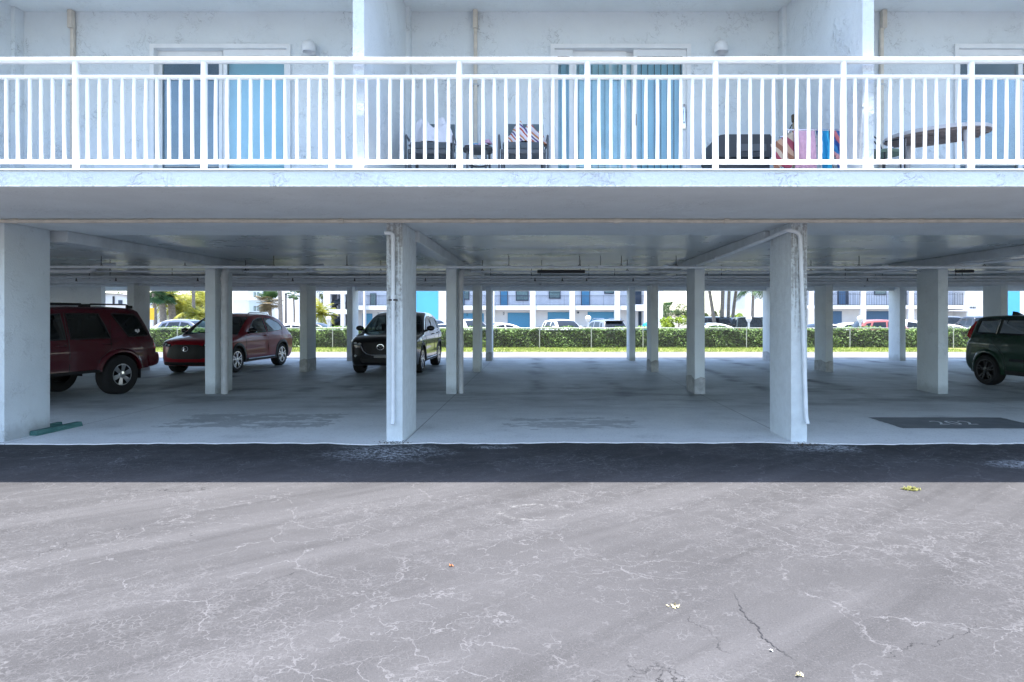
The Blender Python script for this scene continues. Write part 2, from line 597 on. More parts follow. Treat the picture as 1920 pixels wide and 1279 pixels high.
    if S.get('flare') and hero:
        for axx in ax:
            for sgn in (-1, 1):
                fl = MB()
                pr, pn = None, 16
                a0 = math.asin(max(-1, min(1, (sill - wr) / Ra)))
                prev = None
                for i in range(pn + 1):
                    a = a0 + (PI - 2 * a0) * i / pn
                    sec = []
                    for rr, oy in ((Ra - 0.012, -0.05), (Ra - 0.012, S['flare'] * 0.9), (Ra + 0.02, S['flare']), (Ra + 0.07, S['flare'] * 0.55), (Ra + 0.09, -0.01)):
                        x, z = axx + rr * math.cos(a), wr + rr * math.sin(a)
                        p = c.P(x, z, sgn)
                        sec.append((p[0] + ox, p[1] + sgn * oy, p[2]))
                    if prev:
                        for q in range(4): fl.face([prev[q], sec[q], sec[q + 1], prev[q + 1]])
                    prev = sec
                fl.build('wheel_arch_flare', mats.get('flare', M['black']), root, smooth=50, weld=0.001)
    return c


def wheel(root, pos, r, rim, w, sgn, rimmat, ns, hero, style):
    x, y, z = pos
    n = 40 if hero else 16
    t = MB()
    ys = -sgn                                            # inwards
    prof = [(rim * 0.98, 0.0), (rim + 0.012, 0.006 * sgn), (r - 0.03, 0.010 * sgn), (r - 0.006, -0.012 * sgn), (r, -0.03 * sgn), (r, -(w - 0.03) * sgn), (r - 0.02, -w * sgn), (rim, -w * sgn)]
    t.lathe(prof, 'y', (x, y, z), n)
    to = t.build('wheel', M['rubber'], root, smooth=35)
    m = MB()
    m.lathe([(rim, 0.004 * sgn), (rim - 0.018, 0.004 * sgn), (rim - 0.022, -0.012 * sgn)], 'y', (x, y, z), n, 0)
    m.lathe([(rim - 0.022, -0.012 * sgn), (rim - 0.03, -w * 0.8 * sgn)], 'y', (x, y, z), n, 1)
    m.lathe([(rim - 0.03, -0.09 * sgn), (0.001, -0.09 * sgn)], 'y', (x, y, z), n, 1)
    m.lathe([(0.075, -0.02 * sgn), (0.065, 0.0), (0.03, 0.004 * sgn), (0.001, 0.005 * sgn)], 'y', (x, y, z), 14, 0)
    for k in range(ns):
        a = 2 * PI * k / ns + 0.3
        offs = (-0.2, 0.2) if style == 'twin' else (0.0,)
        for o in offs:
            hw0, hw1 = (0.016, 0.016) if style == 'twin' else (0.034, 0.026)
            if style == 'broad': hw0, hw1 = 0.032, 0.050
            pts = []
            for (rr, hw, aa) in ((0.05, hw0, a + o * 0.6), (rim - 0.02, hw1, a + o * (1.0 if style == 'twin' else 1.3))):
                cx, cz = rr * math.cos(aa), rr * math.sin(aa)
                tx, tz = -math.sin(aa), math.cos(aa)
                pts.append(((cx - tx * hw, cz - tz * hw), (cx + tx * hw, cz + tz * hw)))
            (a0, a1), (b0, b1) = pts
            v = []
            for d in (-0.004, -0.045):
                for q, dd in ((a0, 0.0), (a1, 0.0), (b1, 0.006), (b0, 0.006)):
                    v.append((x + q[0], y + sgn * (d + dd * (d > -0.02)), z + q[1]))
            m.raw(v, [(0, 1, 2, 3), (7, 6, 5, 4), (0, 4, 5, 1), (1, 5, 6, 2), (2, 6, 7, 3), (3, 7, 4, 0)], 0)
    m.build('rim', [M[rimmat], M['black']], to, smooth=30)


def fit(c, name, poly, side, mat, parent=None, off=0.006, depth=0.03, spacing=0.05, build=True, mb=None):
    """a patch laid onto the body: poly in (y,z) for side 'front'/'rear', in (x,z) for 'left'/'right' (x from the nose)"""
    poly = densify(poly, spacing)
    v2, f2 = cdt_fill(poly, spacing)
    def hit(u, w):
        if side == 'front': o, d = Vector((-6, u, w)), Vector((1, 0, 0))
        elif side == 'rear': o, d = Vector((6, u, w)), Vector((-1, 0, 0))
        elif side == 'left': o, d = Vector((u + c.ox, -4, w)), Vector((0, 1, 0))
        elif side == 'right': o, d = Vector((u + c.ox, 4, w)), Vector((0, -1, 0))
        else: o, d = Vector((u + c.ox, w, 5)), Vector((0, 0, -1))
        h = c.bvh.ray_cast(o, d)[0]
        return h, d
    H = [hit(*p) for p in v2]
    ok = [h for h, _ in H if h is not None]
    if not ok: return None
    m = mb or MB()
    fr = []
    for (h, d), p in zip(H, v2):
        if h is None:
            best = min(ok, key=lambda q: (q.z - p[1]) ** 2)
            h = best.copy()
            if side in ('front', 'rear'): h.y, h.z = p
            elif side in ('left', 'right'): h.x, h.z = p[0] + c.ox, p[1]
        fr.append(h - d * off)
    b = len(m.v)
    m.raw(fr, f2)
    # rim walls
    cnt = {}
    for f in f2:
        for i in range(3):
            e = (f[i], f[(i + 1) % 3]); cnt[tuple(sorted(e))] = cnt.get(tuple(sorted(e)), 0) + 1
    d = H[0][1]
    for e, k in cnt.items():
        if k == 1:
            p, q = fr[e[0]], fr[e[1]]
            m.face([p, q, q + d * depth, p + d * depth])
    if not build: return m
    return m.build(name, mat, parent or c.root, smooth=40, weld=0.0005)


def mirror(poly): return [(-y, z) for y, z in poly]


def ell(cx, cz, rx, rz, n=18, a0=0, a1=2 * PI):
    return [(cx + rx * math.cos(a0 + (a1 - a0) * i / n), cz + rz * math.sin(a0 + (a1 - a0) * i / n)) for i in range(n)]


def seam(c, pts, sgn, name='door_seam', r=0.005, mat=None):
    m = MB()
    q = []
    P = densify(pts, 0.08)[:-1] if len(pts) > 2 else densify(pts, 0.08)
    for i in range(len(pts) - 1):
        a, b = pts[i], pts[i + 1]
        for k in range(6):
            t = k / 6
            q.append((a[0] + (b[0] - a[0]) * t, a[1] + (b[1] - a[1]) * t))
    q.append(pts[-1])
    pp = [c.P(x, z, sgn) for x, z in q]
    m.tube([(x + c.ox, y + sgn * 0.0005, z) for x, y, z in pp], r, 5)
    return m.build(name, mat or M['black'], c.root)


def door_handle(c, x, z, sgn, mat):
    m = MB()
    p = c.P(x, z, sgn)
    y = p[1]
    m.tube([(p[0] + c.ox - 0.1, y + sgn * 0.0, z), (p[0] + c.ox - 0.075, y + sgn * 0.03, z), (p[0] + c.ox + 0.075, y + sgn * 0.03, z), (p[0] + c.ox + 0.1, y, z)], [0.01, 0.016, 0.016, 0.01], 8)
    return m.build('door_handle', mat, c.root, smooth=50)


def side_mirror(c, x, z, sgn, mat):
    p = c.P(x, z, sgn)
    m = MB()
    bm = bmesh.new()
    bmesh.ops.create_uvsphere(bm, u_segments=16, v_segments=10, radius=1)
    for v in bm.verts:
        k = v.co
        fx = 0.065 if k.x < 0 else 0.03
        v.co = Vector((p[0] + c.ox + k.x * fx, p[1] + sgn * 0.13 + k.y * 0.115, z + 0.07 + k.z * 0.075))
    m.bm(bm)
    m.tube([(p[0] + c.ox, p[1] - sgn * 0.02, z), (p[0] + c.ox - 0.01, p[1] + sgn * 0.08, z + 0.03)], [0.035, 0.025], 8)
    return m.build('side_mirror', mat, c.root, smooth=50)


def interior(c, x0, x1, zf, hw, seat_h=0.55):
    m = MB()
    ox = c.ox
    m.box(x0 - 0.05 + ox, x0 + 0.28 + ox, -hw, hw, zf, c.zb + 0.0, bev=0.06)           # dashboard
    m.box(x0 + ox, x1 + ox, -hw, hw, zf - 0.05, zf)
    m.build('dashboard', M['interior'], c.root, smooth=40)
    for sx in (x0 + 0.75, x0 + 1.6):
        if sx > x1 - 0.3: continue
        for sy in (-0.36, 0.36):
            s = MB()
            s.box(sx - 0.25 + ox, sx + 0.25 + ox, sy - 0.25, sy + 0.25, zf, zf + 0.32, bev=0.07)
            s.box(sx + 0.2 + ox, sx + 0.36 + ox, sy - 0.24, sy + 0.24, zf + 0.25, zf + 0.32 + seat_h, bev=0.06)
            s.box(sx + 0.25 + ox, sx + 0.36 + ox, sy - 0.13, sy + 0.13, zf + 0.36 + seat_h, zf + 0.54 + seat_h, bev=0.04)
            s.build('seat', M['interior'], c.root, smooth=40)


def place_by_wheel(root, S, c, sgn, X, Y, phi, axle=1):
    """puts the car so that its wheel on side sgn touches the ground at X, Y; phi: tail direction from +Y towards +X"""
    rz = PI / 2 - phi
    lx = c.ax[axle] + c.ox
    ly = sgn * (c.W(c.ax[axle], 0.6) - 0.05)
    cs, sn = math.cos(rz), math.sin(rz)
    root.rotation_euler = (0, 0, rz)
    root.location = (X - (lx * cs - ly * sn), Y - (lx * sn + ly * cs), root.location.z)


# ---- dark red off-road wagon, tail to the right
def red_wagon():
    root = thing('parked_suv', 'dark red boxy SUV with roof rack and chrome wheels by the left column', 'SUV', group='cars parked under the building')
    S = dict(L=4.53, W=1.76, H=1.74, belt=1.08, tumble=0.17, fo=0.84, wb=2.675, wr=0.385, rim=0.212, ww=0.25, arch=0.47, sill=0.47, fillet=0.05, fc=0.12, rc=0.09, crown=0.04, pf=0.06, pr=0.04,
             prof=[(0.22, 0.47), (0.04, 0.5), (0.0, 0.62), (0.02, 0.8), (0.06, 0.96), (0.22, 1.05), (0.8, 1.10), (1.28, 1.14, 1), (1.6, 1.42), (1.9, 1.65), (2.2, 1.725), (2.9, 1.74), (3.6, 1.735), (3.98, 1.71), (4.10, 1.665, 1), (4.27, 1.38), (4.41, 1.10, 1), (4.45, 0.95), (4.46, 0.80, 1), (4.53, 0.77), (4.53, 0.55), (4.4, 0.5), (4.2, 0.48)],
             wind=(1.28, 1.9, 1.12), rear=(4.10, 4.41, 1.1), flare=0.035, wheel_in=-0.015, frame=0.014,
             wins=[[(1.62, 1.15), (1.98, 1.58), (2.36, 1.62), (2.40, 1.15)], [(2.50, 1.15), (2.47, 1.62), (3.12, 1.62), (3.22, 1.40), (3.30, 1.15)], [(3.72, 1.16), (3.40, 1.62), (3.93, 1.61), (4.04, 1.54), (4.26, 1.20), (4.24, 1.17)]],
             spokes=6, style='broad')
    paint = carpaint('dark red paint', (0.068, 0.003, 0.009))
    c = make_car(S, root, dict(body=paint, glass=M['glass_tint'], rim='chrome', flare=paint, trim=M['black']))
    for sg in (-1, 1):
        seam(c, [(1.5, 1.1), (1.5, 0.62), (1.62, 0.52)], sg); seam(c, [(2.44, 1.64), (2.44, 0.52)], sg)
        seam(c, [(3.36, 1.5), (3.30, 1.1), (3.30, 0.95), (3.05, 0.72), (3.0, 0.52)], sg); seam(c, [(1.62, 0.52), (3.0, 0.52)], sg)
        door_handle(c, 2.28, 1.0, sg, paint); door_handle(c, 3.20, 1.0, sg, paint)
        side_mirror(c, 1.62, 1.14, sg, paint)
        s = 'left' if sg < 0 else 'right'
        fit(c, 'side_moulding', [(1.55, 0.66), (3.0, 0.66), (3.0, 0.74), (1.55, 0.74)], s, paint, off=0.012)
        fit(c, 'tail_light', [(4.29, 0.86), (4.41, 0.86), (4.40, 1.08), (4.31, 1.08)], s, M['lamp_red'], off=0.008)
        fit(c, 'rear_bumper_cover', [(4.18, 0.52), (4.48, 0.55), (4.48, 0.74), (4.14, 0.74)], s, paint, off=0.014)
        fit(c, 'running_board', [(1.4, 0.475), (3.0, 0.475), (3.0, 0.52), (1.4, 0.52)], s, M['black'], off=0.06)
        rl = MB()
        for (xa, xb) in ((1.95, 2.95), (3.0, 3.98)):
            z = 1.735 if xa < 2.5 else 1.735
            rl.tube([(xa + c.ox, sg * 0.58, z - 0.02), (xa + 0.1 + c.ox, sg * 0.58, z + 0.03), (xb - 0.1 + c.ox, sg * 0.58, z + 0.03), (xb + c.ox, sg * 0.58, z - 0.02)], 0.014, 8)
            for q in (xa + 0.02, xb - 0.02):
                rl.box(q - 0.06 + c.ox, q + 0.06 + c.ox, sg * 0.58 - 0.03, sg * 0.58 + 0.03, z - 0.05, z + 0.012, bev=0.01)
        rl.build('roof_rail', M['black'], root, smooth=40)
        mf = MB(); xx = c.ax[1] + 0.44 + c.ox
        mf.box(xx, xx + 0.012, sg * 0.62 if sg > 0 else -0.87, 0.87 if sg > 0 else -0.62, 0.28, 0.60)
        mf.build('mud_flap', M['rubber'], root)
    bars = MB()
    for xb in (2.25, 2.9, 3.7):
        bars.tube([(xb + c.ox, -0.58, 1.768), (xb + c.ox, 0.58, 1.768)], 0.013, 8)
    bars.build('roof_bars', M['black'], root, smooth=40)
    for sg in (-1, 1):
        hl = [(sg * 0.48, 0.80), (sg * 0.74, 0.80), (sg * 0.76, 0.96), (sg * 0.48, 0.96)]
        fit(c, 'headlight', hl, 'front', M['lamp_clear'])
    fit(c, 'grille', [(-0.42, 0.78), (0.42, 0.78), (0.42, 0.96), (-0.42, 0.96)], 'front', M['black'])
    fit(c, 'rear_bumper', [(-0.8, 0.52), (0.8, 0.52), (0.8, 0.75), (-0.8, 0.75)], 'rear', paint, off=0.015)
    st = MB()
    fit(c, 'sticker', ell(4.04, 1.27, 0.05, 0.035, 10), 'left', M['white_plain'], off=0.004, depth=0.002, spacing=0.03, mb=st, build=False)
    # the quarter window is glass, not body: lay the sticker on the flank itself
    stk = MB()
    for (x, z, rx, rz) in ((4.0, 1.28, 0.035, 0.03), (4.07, 1.28, 0.03, 0.034), (4.035, 1.25, 0.02, 0.02)):
        pp = [c.P(a, b, -1) for a, b in ell(x - 0.06, z, rx, rz, 10)]
        stk.face([(px + c.ox, py - 0.004, pz) for px, py, pz in pp])
    stk.build('window_sticker', M['white_plain'], root)
    interior(c, 1.5, 4.0, 0.62, 0.72)
    place_by_wheel(root, S, c, -1, -8.28, 12.7, R(14))
    root.location.z = 0.012
    return root


# ---- red crossover facing the camera
def red_crossover():
    root = thing('parked_crossover', 'bright red compact crossover facing forward behind the column with the thick drain pipe', 'car', group='cars parked under the building')
    S = dict(L=4.57, W=1.80, H=1.62, belt=1.02, tumble=0.21, fo=0.93, wb=2.655, wr=0.345, rim=0.235, ww=0.225, arch=0.405, sill=0.26, fillet=0.08, fc=0.30, rc=0.2, crown=0.05,
             prof=[(0.25, 0.22), (0.08, 0.25), (0.02, 0.36), (0.0, 0.55), (0.02, 0.74), (0.08, 0.86), (0.25, 0.93), (0.7, 1.0), (1.12, 1.06, 1), (1.5, 1.30), (1.95, 1.53), (2.3, 1.605), (2.8, 1.62), (3.3, 1.585), (3.75, 1.47, 1), (4.05, 1.28), (4.28, 1.10, 1), (4.45, 1.02), (4.55, 0.85), (4.57, 0.6), (4.52, 0.4), (4.35, 0.27), (4.2, 0.25)],
             wind=(1.12, 1.95, 1.05), rear=(3.75, 4.28, 1.1), flare=0.014,
             wins=[[(1.52, 1.10), (1.98, 1.44), (2.3, 1.52), (2.56, 1.53), (2.62, 1.11)], [(2.72, 1.115), (2.66, 1.53), (3.1, 1.50), (3.5, 1.38), (3.68, 1.24), (3.60, 1.16)]],
             spokes=5, style='twin')
    paint = carpaint('bright red paint', (0.22, 0.004, 0.012), rough=0.3, coat=0.32, spec=0.2)
    c = make_car(S, root, dict(body=paint, glass=M['glass_clear'], rim='alloy', flare=M['black'], trim=M['blackgloss']))
    for sg in (-1, 1):
        s = 'left' if sg < 0 else 'right'
        seam(c, [(1.36, 1.04), (1.36, 0.62), (1.5, 0.33)], sg); seam(c, [(2.66, 1.52), (2.66, 0.33)], sg)
        seam(c, [(3.66, 1.18), (3.5, 0.9), (3.2, 0.66), (3.12, 0.33)], sg)
        door_handle(c, 2.5, 0.97, sg, paint)
        side_mirror(c, 1.55, 1.06, sg, M['blackgloss'])
        fit(c, 'sill_cladding', [(1.42, 0.27), (3.1, 0.27), (3.1, 0.36), (1.42, 0.36)], s, M['black'], off=0.014)
        fit(c, 'sill_trim', [(1.5, 0.33), (3.05, 0.33), (3.05, 0.355), (1.5, 0.355)], s, M['chrome'], off=0.02)
        hl = [(sg * 0.42, 0.745), (sg * 0.52, 0.725), (sg * 0.78, 0.76), (sg * 0.84, 0.86), (sg * 0.74, 0.865), (sg * 0.44, 0.80)]
        fit(c, 'headlight', hl, 'front', M['blackgloss'], off=0.006)
        for yy in (0.50, 0.62, 0.74):
            fit(c, 'headlight_lens', ell(sg * yy, 0.78 + (yy - .5) * 0.16, 0.035, 0.022, 10), 'front', M['lamp_clear'], off=0.014, spacing=0.03)
        fit(c, 'fog_vent', [(sg * 0.66, 0.36), (sg * 0.80, 0.42), (sg * 0.82, 0.52), (sg * 0.72, 0.44)], 'front', M['black'])
        fit(c, 'tail_light', [(sg * 0.45, 0.94), (sg * 0.8, 0.94), (sg * 0.8, 1.03), (sg * 0.45, 1.03)], 'rear', M['lamp_red'])
        rl = MB()
        rl.tube([(2.0 + c.ox, sg * 0.56, 1.55), (2.15 + c.ox, sg * 0.57, 1.63), (3.2 + c.ox, sg * 0.55, 1.62), (3.4 + c.ox, sg * 0.53, 1.54)], 0.016, 8)
        rl.build('roof_rail', M['chrome'], root, smooth=40)
    gr = NT('mesh grille')
    gv = gr.vor(60, 'F1'); gr.fin(gr.mix(gr.rng(gv, 0.2, 0.5), (0.010, 0.010, 0.010), (0.003, 0.003, 0.003)), 0.55)
    fit(c, 'grille', [(-0.58, 0.47), (-0.36, 0.42), (0.36, 0.42), (0.58, 0.47), (0.47, 0.74), (0.3, 0.79), (-0.3, 0.79), (-0.47, 0.74)], 'front', gr.mat, off=0.004)
    fit(c, 'lower_bumper', [(-0.8, 0.25), (0.8, 0.25), (0.66, 0.34), (-0.66, 0.34)], 'front', M['black'], off=0.01)
    em = MB()
    ring = densify(ell(0, 0.685, 0.075, 0.062, 20), 0.03)
    def onfront(y, z, o=0.022):
        h = c.bvh.ray_cast(Vector((-6, y, z)), Vector((1, 0, 0)))[0]
        return (h.x - o, y, z)
    em.tube([onfront(y, z) for y, z in ring], 0.008, 6, closed=True)
    for sg in (-1, 1):
        em.tube([onfront(sg * 0.040, 0.735), onfront(sg * 0.030, 0.685), onfront(sg * 0.036, 0.637)], 0.010, 6)
    em.tube([onfront(-0.03, 0.685), onfront(0.03, 0.685)], 0.009, 6)
    em.build('emblem', M['chrome'], root, smooth=50)
    interior(c, 1.35, 3.7, 0.4, 0.70)
    place_by_wheel(root, S, c, -1, -8.24, 17.5, R(3.5), axle=0)
    root.location.z = 0.012
    return root


# ---- black SUV facing the camera
def black_suv():
    root = thing('parked_suv', 'glossy black SUV facing forward, half hidden by the front column', 'SUV', group='cars parked under the building')
    S = dict(L=4.57, W=1.84, H=1.68, belt=1.07, tumble=0.22, fo=0.95, wb=2.70, wr=0.36, rim=0.245, ww=0.23, arch=0.42, sill=0.28, fillet=0.08, fc=0.28, rc=0.18, crown=0.05,
             prof=[(0.25, 0.24), (0.06, 0.27), (0.01, 0.4), (0.0, 0.6), (0.0, 0.8), (0.06, 0.93), (0.25, 1.01), (0.75, 1.07), (1.25, 1.12, 1), (1.6, 1.36), (2.0, 1.57), (2.35, 1.66), (2.9, 1.68), (3.5, 1.65), (3.95, 1.57, 1), (4.2, 1.36), (4.38, 1.16, 1), (4.5, 1.05), (4.57, 0.85), (4.56, 0.6), (4.5, 0.4), (4.35, 0.3), (4.2, 0.28)],
             wind=(1.25, 2.0, 1.1), rear=(3.95, 4.38, 1.16), flare=0.014,
             wins=[[(1.62, 1.15), (2.05, 1.48), (2.4, 1.57), (2.64, 1.58), (2.70, 1.16)], [(2.79, 1.165), (2.74, 1.58), (3.2, 1.57), (3.6, 1.50), (3.72, 1.2)], [(3.80, 1.21), (3.70, 1.47), (3.9, 1.40), (4.05, 1.25)]],
             spokes=5, style='twin')
    paint = carpaint('black paint', (0.008, 0.008, 0.010))
    c = make_car(S, root, dict(body=paint, glass=M['glass_tint'], wglass=M['glass_clear'], rim='alloy', flare=M['black'], trim=M['chrome']))
    for sg in (-1, 1):
        s = 'left' if sg < 0 else 'right'
        seam(c, [(1.42, 1.1), (1.42, 0.62), (1.55, 0.36)], sg); seam(c, [(2.74, 1.57), (2.74, 0.36)], sg); seam(c, [(3.66, 1.18), (3.3, 0.72), (3.22, 0.36)], sg)
        door_handle(c, 2.58, 1.02, sg, paint); door_handle(c, 3.5, 1.04, sg, paint)
        side_mirror(c, 1.62, 1.12, sg, paint)
        fit(c, 'sill_cladding', [(1.45, 0.29), (3.2, 0.29), (3.2, 0.38), (1.45, 0.38)], s, M['black'], off=0.014)
        fit(c, 'sill_trim', [(1.5, 0.345), (3.15, 0.345), (3.15, 0.37), (1.5, 0.37)], s, M['chrome'], off=0.02)
        hl = [(sg * 0.47, 0.80), (sg * 0.62, 0.775), (sg * 0.86, 0.80), (sg * 0.88, 0.88), (sg * 0.66, 0.86), (sg * 0.5, 0.84)]
        fit(c, 'headlight', hl, 'front', M['blackgloss'], off=0.006)
        for yy in (0.56, 0.70):
            fit(c, 'headlight_lens', ell(sg * yy, 0.818 + (yy - .56) * 0.12, 0.045, 0.024, 10), 'front', M['lamp_clear'], off=0.014, spacing=0.03)
        fit(c, 'fog_light', ell(sg * 0.70, 0.50, 0.04, 0.03, 10), 'front', M['lamp_clear'], off=0.008, spacing=0.03)
        fit(c, 'tail_light', [(sg * 0.45, 1.0), (sg * 0.8, 1.0), (sg * 0.8, 1.1), (sg * 0.45, 1.1)], 'rear', M['lamp_red'])
    fit(c, 'grille', [(-0.47, 0.80), (-0.42, 0.62), (-0.28, 0.545), (0.28, 0.545), (0.42, 0.62), (0.47, 0.80), (0.44, 0.85), (-0.44, 0.85)], 'front', M['black'], off=0.004)
    def onfront(y, z, o=0.02):
        h = c.bvh.ray_cast(Vector((-6, y, z)), Vector((1, 0, 0)))[0]
        return (h.x - o, y, z)
    wing = MB()
    wing.tube([onfront(y, z, 0.012) for y, z in spline([(-0.66, 0.805), (-0.53, 0.77), (-0.45, 0.63), (-0.3, 0.545), (0, 0.53), (0.3, 0.545), (0.45, 0.63), (0.53, 0.77), (0.66, 0.805)], 4)], 0.014, 6)
    wing.build('grille_trim', M['chrome'], root, smooth=50)
    em = MB()
    em.tube([onfront(y, z) for y, z in ell(0, 0.735, 0.088, 0.07, 22)], 0.008, 6, closed=True)
    em.tube([onfront(y, z) for y, z in spline([(-0.082, 0.755), (-0.04, 0.758), (0, 0.715), (0.04, 0.758), (0.082, 0.755)], 4)], 0.008, 6)
    em.build('emblem', M['chrome'], root, smooth=50)
    pl = MB(); p = onfront(0, 0.44, 0.02)
    pl.box(p[0] - 0.005, p[0] + 0.02, -0.17, 0.17, 0.46, 0.53)
    pl.build('plate_holder', plain('grey plate holder', (0.2, 0.2, 0.2), 0.5), root)
    fit(c, 'lower_intake', [(-0.5, 0.33), (0.5, 0.33), (0.55, 0.43), (-0.55, 0.43)], 'front', M['black'], off=0.004)
    interior(c, 1.45, 3.9, 0.45, 0.72)
    place_by_wheel(root, S, c, -1, -3.22, 17.5, R(0.5), axle=0)
    root.location.z = 0.012
    return root


# ---- dark green boxy hatchback, tail to the left
def green_hatch():
    root = thing('parked_hatchback', 'dark green boxy hatchback with black wheels and a shark fin aerial at the right edge', 'car', group='cars parked under the building')
    S = dict(L=4.2, W=1.80, H=1.565, belt=1.10, tumble=0.15, fo=0.86, wb=2.60, wr=0.335, rim=0.238, ww=0.23, arch=0.40, sill=0.27, fillet=0.07, fc=0.22, rc=0.16, crown=0.03,
             prof=[(0.25, 0.22), (0.05, 0.26), (0.0, 0.42), (0.0, 0.68), (0.06, 0.86), (0.25, 0.96), (0.7, 1.03), (1.0, 1.08, 1), (1.35, 1.36), (1.68, 1.505), (2.0, 1.555), (2.8, 1.57), (3.4, 1.56), (3.80, 1.535), (3.91, 1.49, 1), (4.00, 1.30), (4.06, 1.06, 1), (4.15, 0.93), (4.19, 0.74), (4.2, 0.5), (4.12, 0.36), (3.98, 0.28)],
             wind=(1.0, 1.68, 1.07), rear=(3.91, 4.06, 1.06), flare=0.02, frame=0.02,
             wins=[[(1.42, 1.14), (1.75, 1.42), (2.32, 1.485), (2.36, 1.16)], [(2.42, 1.165), (2.39, 1.49), (3.12, 1.487), (3.16, 1.18)], [(3.22, 1.18), (3.18, 1.487), (3.76, 1.465), (3.84, 1.22), (3.80, 1.18)]],
             spokes=5, style='twin')
    paint = carpaint('dark green paint', (0.008, 0.032, 0.017), coat=0.5, spec=0.25)
    c = make_car(S, root, dict(body=paint, glass=M['glass_privacy'], rim='alloy_dark', flare=paint, trim=M['blackgloss']))
    for sg in (-1, 1):
        s = 'left' if sg < 0 else 'right'
        seam(c, [(1.3, 1.08), (1.3, 0.6), (1.4, 0.32)], sg); seam(c, [(2.41, 1.14), (2.41, 0.32)], sg); seam(c, [(3.28, 1.14), (3.28, 1.0), (3.0, 0.7), (2.92, 0.32)], sg)
        door_handle(c, 2.26, 1.02, sg, paint); door_handle(c, 3.08, 1.03, sg, paint)
        side_mirror(c, 1.45, 1.12, sg, M['blackgloss'])
        fit(c, 'sill_cladding', [(1.3, 0.28), (2.95, 0.28), (2.95, 0.36), (1.3, 0.36)], s, M['black'], off=0.014)
        fit(c, 'side_moulding', [(1.45, 0.56), (2.85, 0.56), (2.85, 0.62), (1.45, 0.62)], s, M['blackgloss'], off=0.012)
        fit(c, 'headlight', [(sg * 0.45, 0.76), (sg * 0.8, 0.78), (sg * 0.78, 0.9), (sg * 0.5, 0.88)], 'front', M['lamp_clear'])
        fit(c, 'tail_light', [(3.90, 1.02), (4.01, 1.02), (3.98, 1.30), (3.92, 1.42), (3.87, 1.42)], s, M['lamp_red'], off=0.006)
        fit(c, 'rear_reflector', [(sg * 0.6, 0.45), (sg * 0.78, 0.45), (sg * 0.78, 0.52), (sg * 0.6, 0.52)], 'rear', M['lamp_red'])
    fit(c, 'grille', [(-0.5, 0.42), (0.5, 0.42), (0.6, 0.6), (-0.6, 0.6)], 'front', M['black'])
    fin = MB()
    fin.prism([(3.30 + c.ox, 1.54), (3.62 + c.ox, 1.53), (3.60 + c.ox, 1.64), (3.52 + c.ox, 1.63)], 'y', -0.02, 0.02)
    fin.build('shark_fin_aerial', M['black'], root)
    interior(c, 1.25, 3.7, 0.42, 0.72)
    place_by_wheel(root, S, c, 1, 9.96, 14.4, R(-10))
    root.location.z = 0.012
    return root


